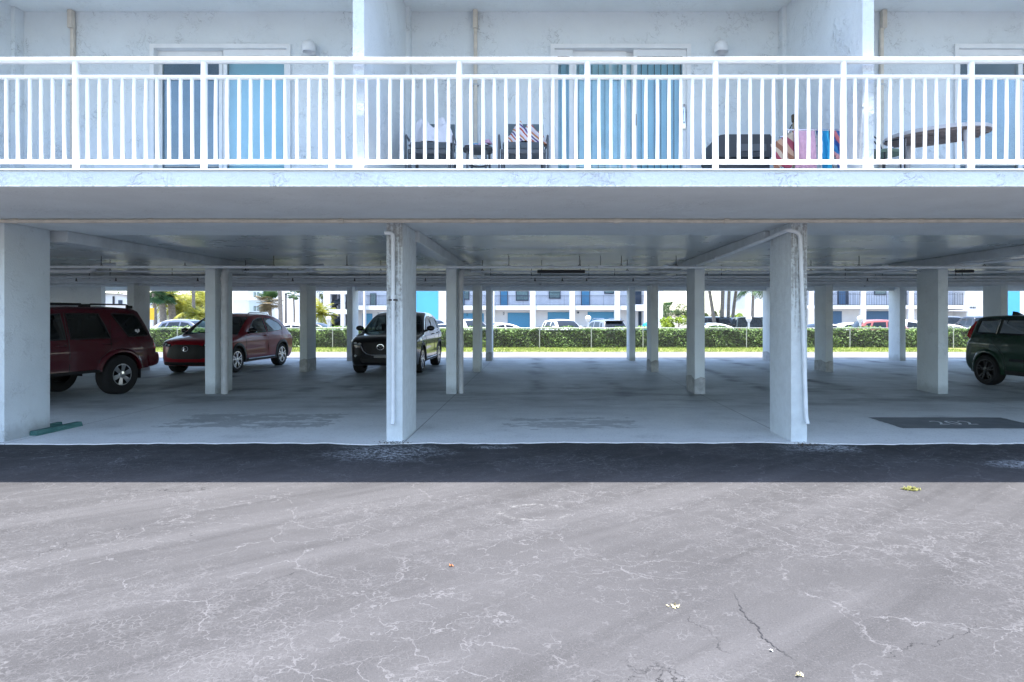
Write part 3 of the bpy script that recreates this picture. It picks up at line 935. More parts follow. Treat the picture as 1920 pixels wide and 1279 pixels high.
# ---- simple cars of the lot beyond the hedge
PROF = {
    'sedan': dict(L=4.7, W=1.8, H=1.45, belt=0.95, tumble=0.24, fo=0.92, wb=2.75, wr=0.33, rim=0.21, sill=0.25, arch=0.39, fillet=0.08,
                  prof=[(0.25, 0.22), (0.02, 0.3), (0.0, 0.6), (0.1, 0.75), (0.5, 0.87), (1.25, 0.98, 1), (1.7, 1.25), (2.1, 1.42), (2.6, 1.45), (3.1, 1.40), (3.5, 1.28, 1), (3.9, 1.08), (4.1, 1.02, 1), (4.6, 0.95), (4.7, 0.75), (4.68, 0.45), (4.5, 0.27)],
                  wind=(1.25, 2.1, 0.97), rear=(3.5, 4.1, 1.0), wins=[[(1.7, 1.0), (2.1, 1.33), (2.6, 1.37), (2.62, 1.0)], [(2.7, 1.0), (2.68, 1.37), (3.1, 1.33), (3.6, 1.05)]]),
    'suv': dict(L=4.6, W=1.85, H=1.68, belt=1.06, tumble=0.22, fo=0.92, wb=2.68, wr=0.35, rim=0.22, sill=0.28, arch=0.41, fillet=0.08,
                prof=[(0.25, 0.24), (0.02, 0.35), (0.0, 0.7), (0.1, 0.92), (0.5, 1.02), (1.2, 1.1, 1), (1.6, 1.4), (2.0, 1.6), (2.6, 1.68), (3.4, 1.66), (4.0, 1.58, 1), (4.2, 1.35), (4.35, 1.12, 1), (4.5, 1.02), (4.6, 0.8), (4.55, 0.45), (4.35, 0.28)],
                wind=(1.2, 2.0, 1.09), rear=(4.0, 4.35, 1.1), wins=[[(1.6, 1.12), (2.05, 1.5), (2.55, 1.57), (2.6, 1.12)], [(2.68, 1.12), (2.66, 1.57), (3.4, 1.55), (3.6, 1.12)], [(3.68, 1.14), (3.55, 1.52), (3.85, 1.46), (4.0, 1.2)]]),
    'jeep': dict(L=4.3, W=1.85, H=1.85, belt=1.2, tumble=0.1, fo=0.7, wb=2.7, wr=0.4, rim=0.22, sill=0.5, arch=0.47, fillet=0.04, fc=0.05, rc=0.04,
                 prof=[(0.1, 0.5), (0.0, 0.6), (0.0, 1.1), (0.1, 1.16, 1), (1.3, 1.22, 1), (1.55, 1.6), (1.7, 1.8, 1), (2.5, 1.85), (3.6, 1.84), (4.2, 1.82, 1), (4.25, 1.4), (4.28, 1.2, 1), (4.3, 0.8), (4.28, 0.55)],
                 wind=(1.3, 1.7, 1.2), rear=(4.2, 4.28, 1.2), wins=[[(1.65, 1.25), (1.82, 1.72), (2.45, 1.74), (2.45, 1.25)], [(2.55, 1.25), (2.55, 1.74), (3.3, 1.74), (3.3, 1.25)], [(3.4, 1.25), (3.4, 1.74), (4.05, 1.72), (4.08, 1.25)]]),
    'pickup': dict(L=5.7, W=1.98, H=1.9, belt=1.22, tumble=0.2, fo=0.95, wb=3.6, wr=0.4, rim=0.23, sill=0.42, arch=0.47, fillet=0.06, fc=0.1, rc=0.05,
                   prof=[(0.2, 0.42), (0.0, 0.5), (0.0, 1.05), (0.1, 1.16), (0.6, 1.22), (1.5, 1.28, 1), (1.9, 1.62), (2.2, 1.85), (2.7, 1.9), (3.3, 1.88), (3.6, 1.8, 1), (3.72, 1.5), (3.76, 1.28, 1), (4.5, 1.27), (5.6, 1.28, 1), (5.7, 1.2), (5.7, 0.6), (5.5, 0.45)],
                   wind=(1.5, 2.2, 1.26), rear=(3.6, 3.76, 1.28), wins=[[(1.95, 1.3), (2.3, 1.74), (2.75, 1.78), (2.78, 1.3)], [(2.88, 1.3), (2.86, 1.78), (3.4, 1.76), (3.5, 1.3)]]),
}


def lot_car(name, kind, label, cat, col, px, Y, deg, z=-0.36, roof_rack=False, spoiler=False):
    """deg: heading of the nose, 0 = towards the camera, 90 = to the right in the photo"""
    S = dict(PROF[kind])
    root = thing(name, label, cat, (PX(px, Y), Y, z), R(deg) + PI / 2, 'cars in the lot beyond the hedge')
    paint = carpaint(name + ' paint', col)
    c = make_car(S, root, dict(body=paint, glass=M['glass_dark'], rim='alloy'), hero=False)
    for sg in (-1, 1):
        zz = S['belt'] - 0.18
        fit(c, 'headlight', [(sg * 0.5, zz - 0.08), (sg * 0.8, zz - 0.06), (sg * 0.8, zz + 0.04), (sg * 0.5, zz + 0.02)], 'front', M['lamp_clear'], spacing=0.12)
        fit(c, 'tail_light', [(sg * 0.55, zz - 0.1), (sg * 0.82, zz - 0.1), (sg * 0.82, zz + 0.1), (sg * 0.55, zz + 0.1)], 'rear', M['lamp_red'], spacing=0.12)
        side_mirror(c, {'sedan': 1.75, 'suv': 1.65, 'jeep': 1.7, 'pickup': 2.0}[kind], S['belt'] + 0.02, sg, paint if kind != 'jeep' else M['black'])
        if roof_rack:
            rl = MB(); H = S['H']
            rl.tube([(2.0 + c.ox, sg * 0.6, H - 0.06), (2.1 + c.ox, sg * 0.6, H + 0.05), (3.7 + c.ox, sg * 0.6, H + 0.05), (3.8 + c.ox, sg * 0.6, H - 0.06)], 0.02, 6)
            rl.build('roof_rail', M['alloy'], root)
    if spoiler:
        sp = MB(); sp.box(4.0 + c.ox, 4.22 + c.ox, -0.62, 0.62, S['H'] - 0.14, S['H'] - 0.08, bev=0.02)
        sp.build('spoiler', M['blackgloss'], root)
    return root
# ================================================================ the place
YF, YW, YB = 5.75, 7.9, 22.75          # balcony edge, front column row / facade, back edge
ZC, ZB = 2.70, 2.845                   # garage ceiling, balcony floor
COLX = {k: 0.69 + 0.0 for k in ()}
ROWS = [7.9, 12.7, 17.7, 22.0]
LINES = [-15.92, -11.24, -6.50, -1.755, 3.14, 7.93, 12.73, 17.5]


def mat_asphalt(name, base, near=0.0):
    t = NT(name)
    co = t.co()
    warp = t.vmath('ADD', co, t.scale(t.vmath('SUBTRACT', t.noise(1.1, 4, 0.6, color=True), (0.5, 0.5, 0.5)), 0.75))
    warp2 = t.vmath('ADD', co, t.scale(t.vmath('SUBTRACT', t.noise(4.0, 3, 0.6, color=True), (0.5, 0.5, 0.5)), 0.32))
    jag = t.scale(t.vmath('SUBTRACT', t.noise(16.0, 3, 0.7, color=True), (0.5, 0.5, 0.5)), 0.11)
    warp = t.vmath('ADD', warp, jag); warp2 = t.vmath('ADD', warp2, t.scale(jag, 0.5))
    warp3 = t.vmath('ADD', co, t.scale(t.vmath('SUBTRACT', t.noise(9.0, 2, 0.6, color=True), (0.5, 0.5, 0.5)), 0.07))
    big = t.noise(0.45, 5, 0.6)
    mid = t.noise(2.3, 4, 0.6)
    grain = t.noise(95, 3, 0.75)
    grain2 = t.noise(210, 1, 0.6)
    st = t.strk(36, 0.16, 1.5)
    st2 = t.strk(40, 0.22, 3.6, 1.0, 3, (4, 1, 0))
    st3 = t.strk(-30, 0.25, 3.0, 1.0, 3, (1, 9, 0))
    c = t.mix(t.rng(big, 0.3, 0.7), tuple(x * 0.86 for x in base), tuple(x * 1.12 for x in base))
    c = t.mix(t.rng(st, 0.42, 0.70, 0, 0.7), c, tuple(x * 1.55 for x in base))
    c = t.mix(t.math('MULTIPLY', t.rng(st3, 0.5, 0.7, 0, 0.4), t.rng(t.sep()[0], 0.5, 3.0)), c, tuple(x * 1.35 for x in base))
    c = t.mix(t.rng(st2, 0.47, 0.70, 0, 0.6), c, tuple(x * 0.66 for x in base))
    c = t.mix(t.rng(grain, 0.55, 0.72, 0, 0.55), c, tuple(x * 2.3 for x in base))
    c = t.mix(t.rng(grain, 0.46, 0.30, 0, 0.6), c, tuple(x * 0.38 for x in base))
    c = t.mix(t.rng(grain2, 0.62, 0.75, 0, 0.5), c, tuple(x * 2.6 for x in base))
    # cracks filled with pale dust: a coarse, a medium and a fine net, each broken up and patchy
    def net(scale, half, v, lo, hi, ms, seed, brk, b0, b1):
        e = t.vor(scale, vec=v)
        k = t.rng(e, half * 0.35, half, 1, 0)
        k = t.math('MULTIPLY', k, t.rng(t.noise(ms, 4, 0.65, vec=t.mp(loc=(seed, seed * 0.7, 0))), lo, hi))
        return t.math('MULTIPLY', k, t.rng(t.noise(brk, 3, 0.7), b0, b1))
    w1 = net(1.25, 0.0095, warp, 0.43, 0.56, 0.7, 0.0, 5.0, 0.36, 0.54)
    w2 = net(4.2, 0.024, warp2, 0.44, 0.58, 0.6, 3.1, 7.0, 0.36, 0.54)
    w3 = net(12.0, 0.055, warp2, 0.44, 0.62, 0.55, -5.0, 10.0, 0.42, 0.62)
    w4f = net(27.0, 0.11, warp3, 0.42, 0.60, 0.5, 8.6, 6.0, 0.40, 0.62)
    w = t.math('MAXIMUM', t.math('MULTIPLY', w1, 0.8), t.math('MAXIMUM', t.math('MULTIPLY', w2, 0.7), t.math('MAXIMUM', t.math('MULTIPLY', w3, 0.62), t.math('MULTIPLY', w4f, 0.45))))
    w = t.math('MULTIPLY', w, t.rng(t.noise(42, 2, 0.7), 0.28, 0.5, 0.35, 1))
    c = t.mix(t.math('MULTIPLY', w, 0.95), c, tuple(min(0.5, x * 2.4) for x in base))
    # open dark cracks
    e4 = t.vor(0.8, vec=t.vmath('ADD', warp, (11.3, 4.1, 0)))
    w4 = t.math('MULTIPLY', t.rng(e4, 0.0, 0.0035, 1, 0), t.rng(t.noise(0.6, 3, 0.6, vec=t.mp(loc=(9, 1, 0))), 0.54, 0.62))
    c = t.mix(t.math('MULTIPLY', w4, 0.85), c, (0.012, 0.012, 0.014))
    # a scuffed ring and a dusty apron
    xyz = t.sep()
    rx = t.math('SUBTRACT', xyz[0], -0.03); ry = t.math('SUBTRACT', xyz[1], 5.12)
    rr = t.math('SQRT', t.math('ADD', t.math('MULTIPLY', rx, rx), t.math('MULTIPLY', t.math('MULTIPLY', ry, ry), 1.5)))
    ring = t.math('MULTIPLY', t.rng(t.math('ABSOLUTE', t.math('SUBTRACT', t.math('ADD', rr, t.math('MULTIPLY', mid, 0.22)), 0.36)), 0.0, 0.035, 1, 0), t.rng(t.noise(6, 3), 0.42, 0.58))
    c = t.mix(t.math('MULTIPLY', t.math('MULTIPLY', ring, t.rng(t.noise(25, 3, 0.7), 0.42, 0.58)), 0.55), c, (0.26, 0.26, 0.26))
    dust = []
    # pale washed concrete dust in front of the slab edge, in patches
    ap = t.math('MULTIPLY', t.rng(xyz[1], 6.6, 7.75), t.rng(t.noise(0.55, 4, 0.6, vec=t.mp(loc=(4.4, 0, 0))), 0.55, 0.70))
    ap = t.math('MULTIPLY', ap, t.rng(t.noise(12, 4, 0.7), 0.40, 0.62))
    c = t.mix(t.math('MULTIPLY', ap, 0.6), c, (0.30, 0.31, 0.32))
    for (cx_, cy_, sx_, sy_) in ((-1.75, 7.35, 0.75, 0.55), (3.35, 7.6, 0.55, 0.3), (-0.55, 7.62, 0.32, 0.12), (5.1, 6.75, 0.5, 0.25)):
        dx_ = t.math('DIVIDE', t.math('SUBTRACT', xyz[0], cx_), sx_); dy_ = t.math('DIVIDE', t.math('SUBTRACT', xyz[1], cy_), sy_)
        q = t.math('SQRT', t.math('ADD', t.math('MULTIPLY', dx_, dx_), t.math('MULTIPLY', dy_, dy_)))
        q = t.math('MULTIPLY', t.rng(t.math('ADD', q, t.math('MULTIPLY', t.math('SUBTRACT', mid, 0.5), 0.9)), 1.15, 0.2), t.rng(t.math('ADD', t.math('MULTIPLY', t.noise(20, 4, 0.75), 0.7), t.math('MULTIPLY', w, 0.5)), 0.31, 0.50))
        dust.append(q)
    shade_dk = t.math('MULTIPLY', t.rng(xyz[1], 5.7, 7.3, 0, 0.95), t.rng(t.noise(0.8, 4), 0.3, 0.6, 0.5, 1))  # strip under the slab coloured darker, deepening the slab's shadow
    c = t.mix(shade_dk, c, tuple(x * 0.45 for x in base))
    for q in dust: c = t.mix(t.math('MULTIPLY', q, 0.95), c, (0.50, 0.53, 0.56))
    rub = t.math('MULTIPLY', t.rng(t.strk(40, 0.3, 7.0, 1.0, 4), 0.52, 0.7), t.rng(xyz[1], 5.9, 7.3, 0, 0.45))
    c = t.mix(rub, c, tuple(x * 1.2 for x in base))
    c = t.mix(t.math('MULTIPLY', t.math('MULTIPLY', w, t.rng(xyz[1], 6.0, 7.0)), 0.6), c, (0.2, 0.21, 0.22))
    h = t.math('ADD', t.math('MULTIPLY', grain, 0.8), t.math('MULTIPLY', t.math('MAXIMUM', w, w4), -1.2))
    nm = t.bump(h, 0.5, 0.008)
    return t.fin(c, t.rng(mid, 0.3, 0.7, 0.78, 0.94), nm, spec=0.3)


def mat_concrete():
    t = NT('garage concrete')
    co = t.co(); xyz = t.sep()
    X, Y = xyz[0], xyz[1]
    big = t.noise(0.5, 5, 0.62)
    mid = t.noise(2.6, 5, 0.65)
    fine = t.noise(38, 3, 0.7)
    base = (0.47, 0.495, 0.50)
    c = t.mix(t.rng(big, 0.3, 0.7), tuple(x * 0.78 for x in base), tuple(x * 1.15 for x in base))
    st = t.noise(1.0, 5, 0.65, vec=t.mp((0.35, 1.9, 1), (0, 0, R(10))))
    c = t.mix(t.rng(st, 0.48, 0.72, 0, 0.5), c, tuple(x * 0.62 for x in base))
    c = t.mix(t.rng(mid, 0.55, 0.75, 0, 0.35), c, tuple(x * 1.35 for x in base))
    # worn aggregate, and daylight at the front painted in as paler concrete
    wear_daylight = t.math('MULTIPLY', t.rng(Y, 12.4, 8.8), t.rng(t.math('ADD', t.math('MULTIPLY', t.noise(1.2, 4), 0.7), t.math('MULTIPLY', fine, 0.5)), 0.36, 0.60))
    c = t.mix(t.math('MULTIPLY', wear_daylight, 0.85), c, (0.78, 0.81, 0.81))
    edge = t.math('MULTIPLY', t.rng(t.math('ADD', Y, t.math('MULTIPLY', t.noise(9, 4), 0.25)), 8.32, 8.02), t.rng(t.noise(28, 3, 0.7), 0.3, 0.55, 0.4, 1))
    c = t.mix(t.math('MULTIPLY', edge, 0.9), c, (0.70, 0.71, 0.71))
    # peeled stall plates left of centre and in the middle bay
    def plate(x0, x1, y0, y1, seed, k):
        nonlocal c
        n1 = t.noise(4.5, 6, 0.72, vec=t.mp(loc=(seed, seed * 2, 0)))
        wob = t.math('MULTIPLY', t.math('SUBTRACT', n1, 0.5), 0.8)
        fx = t.math('MULTIPLY', t.rng(t.math('ADD', X, wob), x0, x0 + 0.06), t.rng(t.math('ADD', X, wob), x1, x1 - 0.06))
        fy = t.math('MULTIPLY', t.rng(t.math('ADD', Y, wob), y0, y0 + 0.05), t.rng(t.math('ADD', Y, wob), y1, y1 - 0.05))
        m = t.math('MULTIPLY', t.math('MULTIPLY', fx, fy), t.rng(t.noise(2.1, 4, 0.7, vec=t.mp((0.9, 1.7, 1), loc=(seed * 3, 1, 0))), 0.44, 0.50))
        c = t.mix(t.math('MULTIPLY', m, k), c, (0.14, 0.155, 0.165))
    plate(-5.4, -3.0, 8.9, 10.2, 3.3, 0.48)
    plate(-0.5, 1.35, 8.75, 9.75, 8.1, 0.42)
    sm = t.math('MULTIPLY', t.rng(t.math('ABSOLUTE', t.math('SUBTRACT', Y, 12.6)), 3.2, 0.4), t.rng(t.noise(0.9, 5, 0.65, vec=t.mp((0.55, 1.3, 1), loc=(2, 5, 0))), 0.46, 0.66))
    c = t.mix(t.math('MULTIPLY', sm, 0.55), c, (0.10, 0.105, 0.11))
    # tyre lanes and oil down each bay
    lx = t.math('ADD', X, t.math('MULTIPLY', t.math('SUBTRACT', t.noise(0.6, 3), 0.5), 0.7))
    ph = t.math('PINGPONG', t.math('SUBTRACT', lx, 0.76), 2.4)
    lane = t.rng(t.math('ABSOLUTE', t.math('SUBTRACT', ph, 0.88)), 0.0, 0.36, 1, 0)
    lane = t.math('MULTIPLY', lane, t.math('MULTIPLY', t.rng(Y, 10.0, 15.0), t.rng(t.noise(0.9, 4, 0.6), 0.36, 0.62)))
    c = t.mix(t.math('MULTIPLY', lane, 0.78), c, (0.05, 0.052, 0.056))
    oil = t.math('MULTIPLY', t.rng(ph, 0.5, 0.0), t.math('MULTIPLY', t.rng(t.math('ABSOLUTE', t.math('SUBTRACT', Y, 13.9)), 0.9, 0.0), t.rng(t.noise(2.2, 4), 0.40, 0.56)))
    c = t.mix(t.math('MULTIPLY', oil, 0.7), c, (0.05, 0.052, 0.055))
    # control joints
    jx = t.math('PINGPONG', t.math('SUBTRACT', X, 3.14), 2.4)
    j = t.math('MAXIMUM', t.rng(jx, 0.0, 0.012, 1, 0), t.rng(t.math('ABSOLUTE', t.math('SUBTRACT', Y, 12.75)), 0.0, 0.012, 1, 0))
    c = t.mix(t.math('MULTIPLY', j, 0.7), c, (0.05, 0.05, 0.055))
    c = t.mix(t.rng(fine, 0.52, 0.72, 0, 0.34), c, (0.12, 0.12, 0.12))
    c = t.mix(t.math('MULTIPLY', t.rng(t.noise(55, 2, 0.7, vec=t.mp(loc=(3, 3, 0))), 0.58, 0.7, 0, 0.4), t.rng(Y, 13, 9)), c, (0.8, 0.8, 0.8))
    nm = t.bump(t.math('ADD', fine, t.math('MULTIPLY', j, -1)), 0.25, 0.005)
    return t.fin(c, t.rng(mid, 0.3, 0.7, 0.50, 0.78), nm, spec=0.4)


def sheet(name, pts, z, mat, kind='structure', thick=0.0):
    m = MB()
    if thick:
        n = len(pts)
        m.raw([(x, y, z) for x, y in pts] + [(x, y, z - thick) for x, y in pts], [tuple(range(n)), tuple(reversed(range(n, 2 * n)))] + [(i, n + i, n + (i + 1) % n, (i + 1) % n) for i in range(n)])
    else:
        m.face([(x, y, z) for x, y in pts])
    o = m.build(name, mat)
    return tag(o, kind=kind)


# ---- ground
M['soil'] = plain('far ground', (0.20, 0.19, 0.16), 0.95, var=0.2, scale=0.2)
sheet('ground', [(-900, -300), (900, -300), (900, 1500), (-900, 1500)], -0.55, M['soil'])
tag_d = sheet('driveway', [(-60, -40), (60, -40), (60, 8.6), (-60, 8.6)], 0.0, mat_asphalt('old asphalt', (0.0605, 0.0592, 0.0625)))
rnd = random.Random(3)
edge = []
x = -60.0; w = 0.0
while x < 60:
    w = 0.8 * w + rnd.uniform(-0.028, 0.028)
    edge.append((x, 7.84 + w + 0.03 * math.sin(x * 1.1)))
    x += 0.09
M['concrete'] = mat_concrete()
sheet('garage_floor', edge + [(60, 23.3), (-60, 23.3)], 0.012, M['concrete'], thick=0.05)
t = NT('rear asphalt')
c = t.mix(t.rng(t.noise(0.8, 5, 0.65), 0.3, 0.7), (0.13, 0.13, 0.14), (0.20, 0.20, 0.21))
c = t.mix(t.rng(t.noise(60, 2), 0.55, 0.72, 0, 0.5), c, (0.32, 0.32, 0.32))
M['rear_asphalt'] = t.fin(c, 0.85, t.bump(t.noise(60, 2), 0.3, 0.005))
sheet('rear_road', [(-70, 23.2), (70, 23.2), (70, 27.6), (-70, 27.6)], 0.003, M['rear_asphalt'])
M['verge'] = plain('verge soil', (0.22, 0.22, 0.07), 0.95, var=0.35, scale=2.0)
sheet('verge', [(-70, 27.5), (70, 27.5), (70, 32.0), (-70, 32.0)], 0.012, M['verge'])
M['lot'] = plain('lot asphalt', (0.16, 0.16, 0.165), 0.9, var=0.2, scale=0.7)
sheet('parking_lot', [(-120, 32.6), (120, 32.6), (120, 110), (-120, 110)], -0.36, M['lot'])
m = MB()
for (a, b) in (((-70, 32.0, 0.012), (-70, 32.6, -0.36)),):
    m.face([(-70, 32.0, 0.012), (70, 32.0, 0.012), (70, 32.65, -0.37), (-70, 32.65, -0.37)])
tag(m.build('bank', M['verge']), kind='structure')
# grass blades on the verge
rnd = random.Random(11)
m = MB()
for i in range(26000):
    x = rnd.uniform(-19, 19); y = rnd.uniform(27.45, 31.0)
    if y < 27.6 and rnd.random() < 0.5: continue
    h = rnd.uniform(0.03, 0.10); a = rnd.uniform(0, PI); r = rnd.uniform(0.008, 0.02)
    dx, dy = r * math.cos(a), r * math.sin(a)
    m.face([(x - dx, y - dy, 0.012), (x + dx, y + dy, 0.012), (x + rnd.uniform(-.04, .04), y + rnd.uniform(-.04, .04), h)])
g = m.build('grass', M['grass'], recalc=False)
tag(g, 'strip of short yellow green grass in front of the hedge', 'grass', kind='stuff')

# ---- painted stall plate with its number
t = NT('stall paint')
n1 = t.noise(3.0, 5, 0.7); n2 = t.noise(26, 4, 0.7)
c = t.mix(t.rng(n1, 0.35, 0.7), (0.12, 0.135, 0.145), (0.17, 0.185, 0.195))
c = t.mix(t.rng(n2, 0.62, 0.72, 0, 0.5), c, (0.3, 0.31, 0.32))
arc = t.sep()
ax_ = t.math('SUBTRACT', arc[0], 6.75); ay_ = t.math('SUBTRACT', arc[1], 9.95)
rr = t.math('SQRT', t.math('ADD', t.math('MULTIPLY', ax_, ax_), t.math('MULTIPLY', ay_, ay_)))
c = t.mix(t.math('MULTIPLY', t.rng(t.math('ABSOLUTE', t.math('SUBTRACT', rr, 0.78)), 0.0, 0.02, 1, 0), 0.45), c, (0.32, 0.33, 0.34))
M['stall'] = t.fin(c, 0.6)
rnd = random.Random(5)
def ragged(x0, x1, y0, y1, k=14, a=0.012):
    P = []
    for (xa, ya, xb, yb) in ((x0, y0, x1, y0), (x1, y0, x1, y1), (x1, y1, x0, y1), (x0, y1, x0, y0)):
        for i in range(k): P.append((xa + (xb - xa) * i / k + rnd.uniform(-a, a), ya + (yb - ya) * i / k + rnd.uniform(-a, a)))
    return P
stall = sheet('stall_plate', ragged(4.96, 6.95, 8.82, 9.76), 0.016, M['stall'])
def text_mesh(s, size, mat, name, parent=None, depth=0.0, spacing=1.0):
    cu = bpy.data.curves.new(name, 'FONT'); cu.body = s; cu.size = size; cu.align_x = 'CENTER'; cu.align_y = 'CENTER'; cu.extrude = depth; cu.space_character = spacing
    tmp = bpy.data.objects.new(name, cu); COL.objects.link(tmp)
    bpy.context.view_layer.update()
    me = bpy.data.meshes.new_from_object(tmp)
    bpy.data.objects.remove(tmp)
    me.materials.clear(); me.materials.append(mat)
    o = bpy.data.objects.new(name, me); COL.objects.link(o)
    if parent: o.parent = parent
    return o
M['stall_no'] = plain('worn white number', (0.74, 0.76, 0.76), 0.6, var=0.3, scale=25)
no = text_mesh('202', 0.44, M['stall_no'], 'stall_number', stall, spacing=1.15)
no.location = (5.92, 9.24, 0.0195); no.scale = (0.80, 1.0, 1)
# ================================================================ the apartment block overhead
bld = thing('apartment_block', 'white stucco apartment block raised on columns over an open car park, sliding doors above', 'building', (0, 0, 0))
FX0, FX1 = -26.0, 26.0
m = MB(); m.box(FX0, FX1, YF, 9.2, ZC, ZB)
m.build('balcony_slab', M['stucco_soffit'], bld)
m = MB(); m.box(FX0, FX1, YF - 0.016, YF - 0.001, ZC + 0.004, ZB - 0.02)
m.build('slab_fascia', M['stucco_fascia'], bld)
m = MB(); m.box(FX0, FX1, YF - 0.03, YF + 0.25, ZB + 0.001, ZB + 0.014)
m.build('slab_edge_cap', M['paint'], bld)
t = NT('glossy painted ceiling')
n = t.noise(0.7, 5, 0.6); nb = t.noise(1.0, 3, 0.6, vec=t.mp((0.5, 6.0, 1)))
c = t.mix(t.rng(n, 0.3, 0.7), (0.50, 0.54, 0.545), (0.58, 0.62, 0.625))
c = t.mix(t.rng(t.noise(2.4, 5, 0.7), 0.56, 0.8, 0, 0.4), c, (0.25, 0.25, 0.25))
M['ceiling'] = t.fin(c, t.rng(n, 0.3, 0.7, 0.25, 0.33), t.bump(t.math('ADD', nb, t.math('MULTIPLY', t.noise(14, 3), 0.25)), 0.04, 0.02), spec=0.5)
m = MB(); m.box(FX0, FX1, 9.202, YB, ZC + 0.001, ZB)
m.build('garage_ceiling', M['ceiling'], bld)
M['beam'] = plain('painted beam', (0.58, 0.61, 0.63), 0.4, var=0.12, scale=3, bump=0.1)
for k, xl in enumerate(LINES):
    m = MB(); m.box(xl - 0.125, xl + 0.125, YW + 0.8, YB - 0.42, ZC - 0.16, ZC - 0.001, bev=0.012)
    m.build('beam', M['beam'], bld)
m = MB(); m.box(FX0, FX1, 18.25, 18.6, ZC - 0.19, ZC - 0.001, bev=0.012); m.build('cross_beam', M['beam'], bld)
m = MB(); m.box(FX0, FX1, YB - 0.38, YB, ZC - 0.28, ZC - 0.001); m.build('edge_beam', M['stucco_soffit'], bld)
# columns
M['patch'] = plain('bare cement patch', (0.42, 0.435, 0.44), 0.9, var=0.25, scale=8, bump=0.4)
def column(xc, y0, w=0.2, d=0.78, patch=0, mat='stucco_col'):
    m = MB()
    m.box(xc - w / 2, xc + w / 2, y0, y0 + d, 0.0, ZC - 0.002, bev=0.012)
    o = m.build('column', M[mat], bld, smooth=30)
    if patch:
        p = MB()
        e = 0.004
        p.raw([(xc - w / 2 - e, y0 - e, 0.013), (xc + w / 2 + e, y0 - e, 0.013), (xc + w / 2 + e, y0 - e, patch), (xc + w * 0.1, y0 - e, patch * 1.06), (xc - w / 2 - e, y0 - e, patch * 0.9)], [(0, 1, 2, 3, 4)])
        p.raw([(xc - w / 2 - e, y0 - e, 0.013), (xc - w / 2 - e, y0 - e, patch * 0.9), (xc - w / 2 - e, y0 + d * 0.4, patch * 1.1), (xc - w / 2 - e, y0 + d + e, patch * 0.95), (xc - w / 2 - e, y0 + d + e, 0.013)], [(0, 1, 2, 3, 4)])
        p.raw([(xc + w / 2 + e, y0 - e, 0.013), (xc + w / 2 + e, y0 + d + e, 0.013), (xc + w / 2 + e, y0 + d + e, patch), (xc + w / 2 + e, y0 - e, patch)], [(0, 1, 2, 3)])
        p.build('cement_patch', M['patch'], o)
    return o
PATCH = {(1, 4): 0.33, (2, 2): 0.36, (2, 5): 0.3, (3, 5): 0.3, (3, 3): 0.3, (2, 4): 0.32}
for ri, yr in enumerate(ROWS):
    for li, xl in enumerate(LINES):
        if ri == 0:
            xl = {2: -6.66, 3: -1.785, 4: 3.17}.get(li, xl)
        if (ri, li) == (3, 6): xl = 12.36
        column(xl, yr, d=(0.88 if li == 3 else 0.74) if ri == 0 else 0.72, patch=PATCH.get((ri, li), 0), mat='stucco_stained' if ri == 0 and li in (3, 4) else 'stucco_col')
m = MB(); m.box(-26, PX(190, 20.6), 20.6, 20.8, 0.013, ZC - 0.003); m.build('car_park_wall', M['stucco'], bld)
# facade over the slab, round three sliding doors
DOORS = [(PX(283, YW), PX(546, YW)), (PX(1032, YW), PX(1295, YW)), (PX(1788, YW), PX(2050, YW))]
ZD = PZ(84, YW); ZU = PZ(22, YW)
m = MB()
xs = [FX0] + [v for d in DOORS for v in d] + [FX1]
for i in range(0, len(xs), 2):
    m.box(xs[i], xs[i + 1], YW, YW + 0.16, ZB, ZU)
for a, b in DOORS: m.box(a, b, YW, YW + 0.16, ZD, ZU)
m.build('facade_wall', M['stucco'], bld)
m = MB(); m.box(FX0, FX1, YF, YW + 0.16, ZU + 0.001, ZU + 0.15); m.build('upper_balcony_slab', M['stucco_soffit'], bld)
m = MB(); m.box(FX0, FX1, YW + 0.9, YB - 0.002, ZB + 0.001, 11.0); m.box(FX0, FX1, YW, YW + 0.9, ZU + 0.152, 11.0); m.build('upper_storeys', M['stucco'], bld)
for xl in (-11.1, -6.42, PX(672, 5.93), PX(1628, 5.93), 7.75, 12.4):
    m = MB()
    m.box(xl - 0.052, xl + 0.052, 5.93, YW - 0.001, ZB + 0.001, ZU)
    m.build('balcony_fin_wall', M['stucco_fascia'], bld)
    m = MB(); m.box(xl - 0.10, xl + 0.10, YW - 0.14, YW - 0.002, ZB + 0.001, ZU - 0.001); m.build('corner_pilaster', M['stucco'], bld)
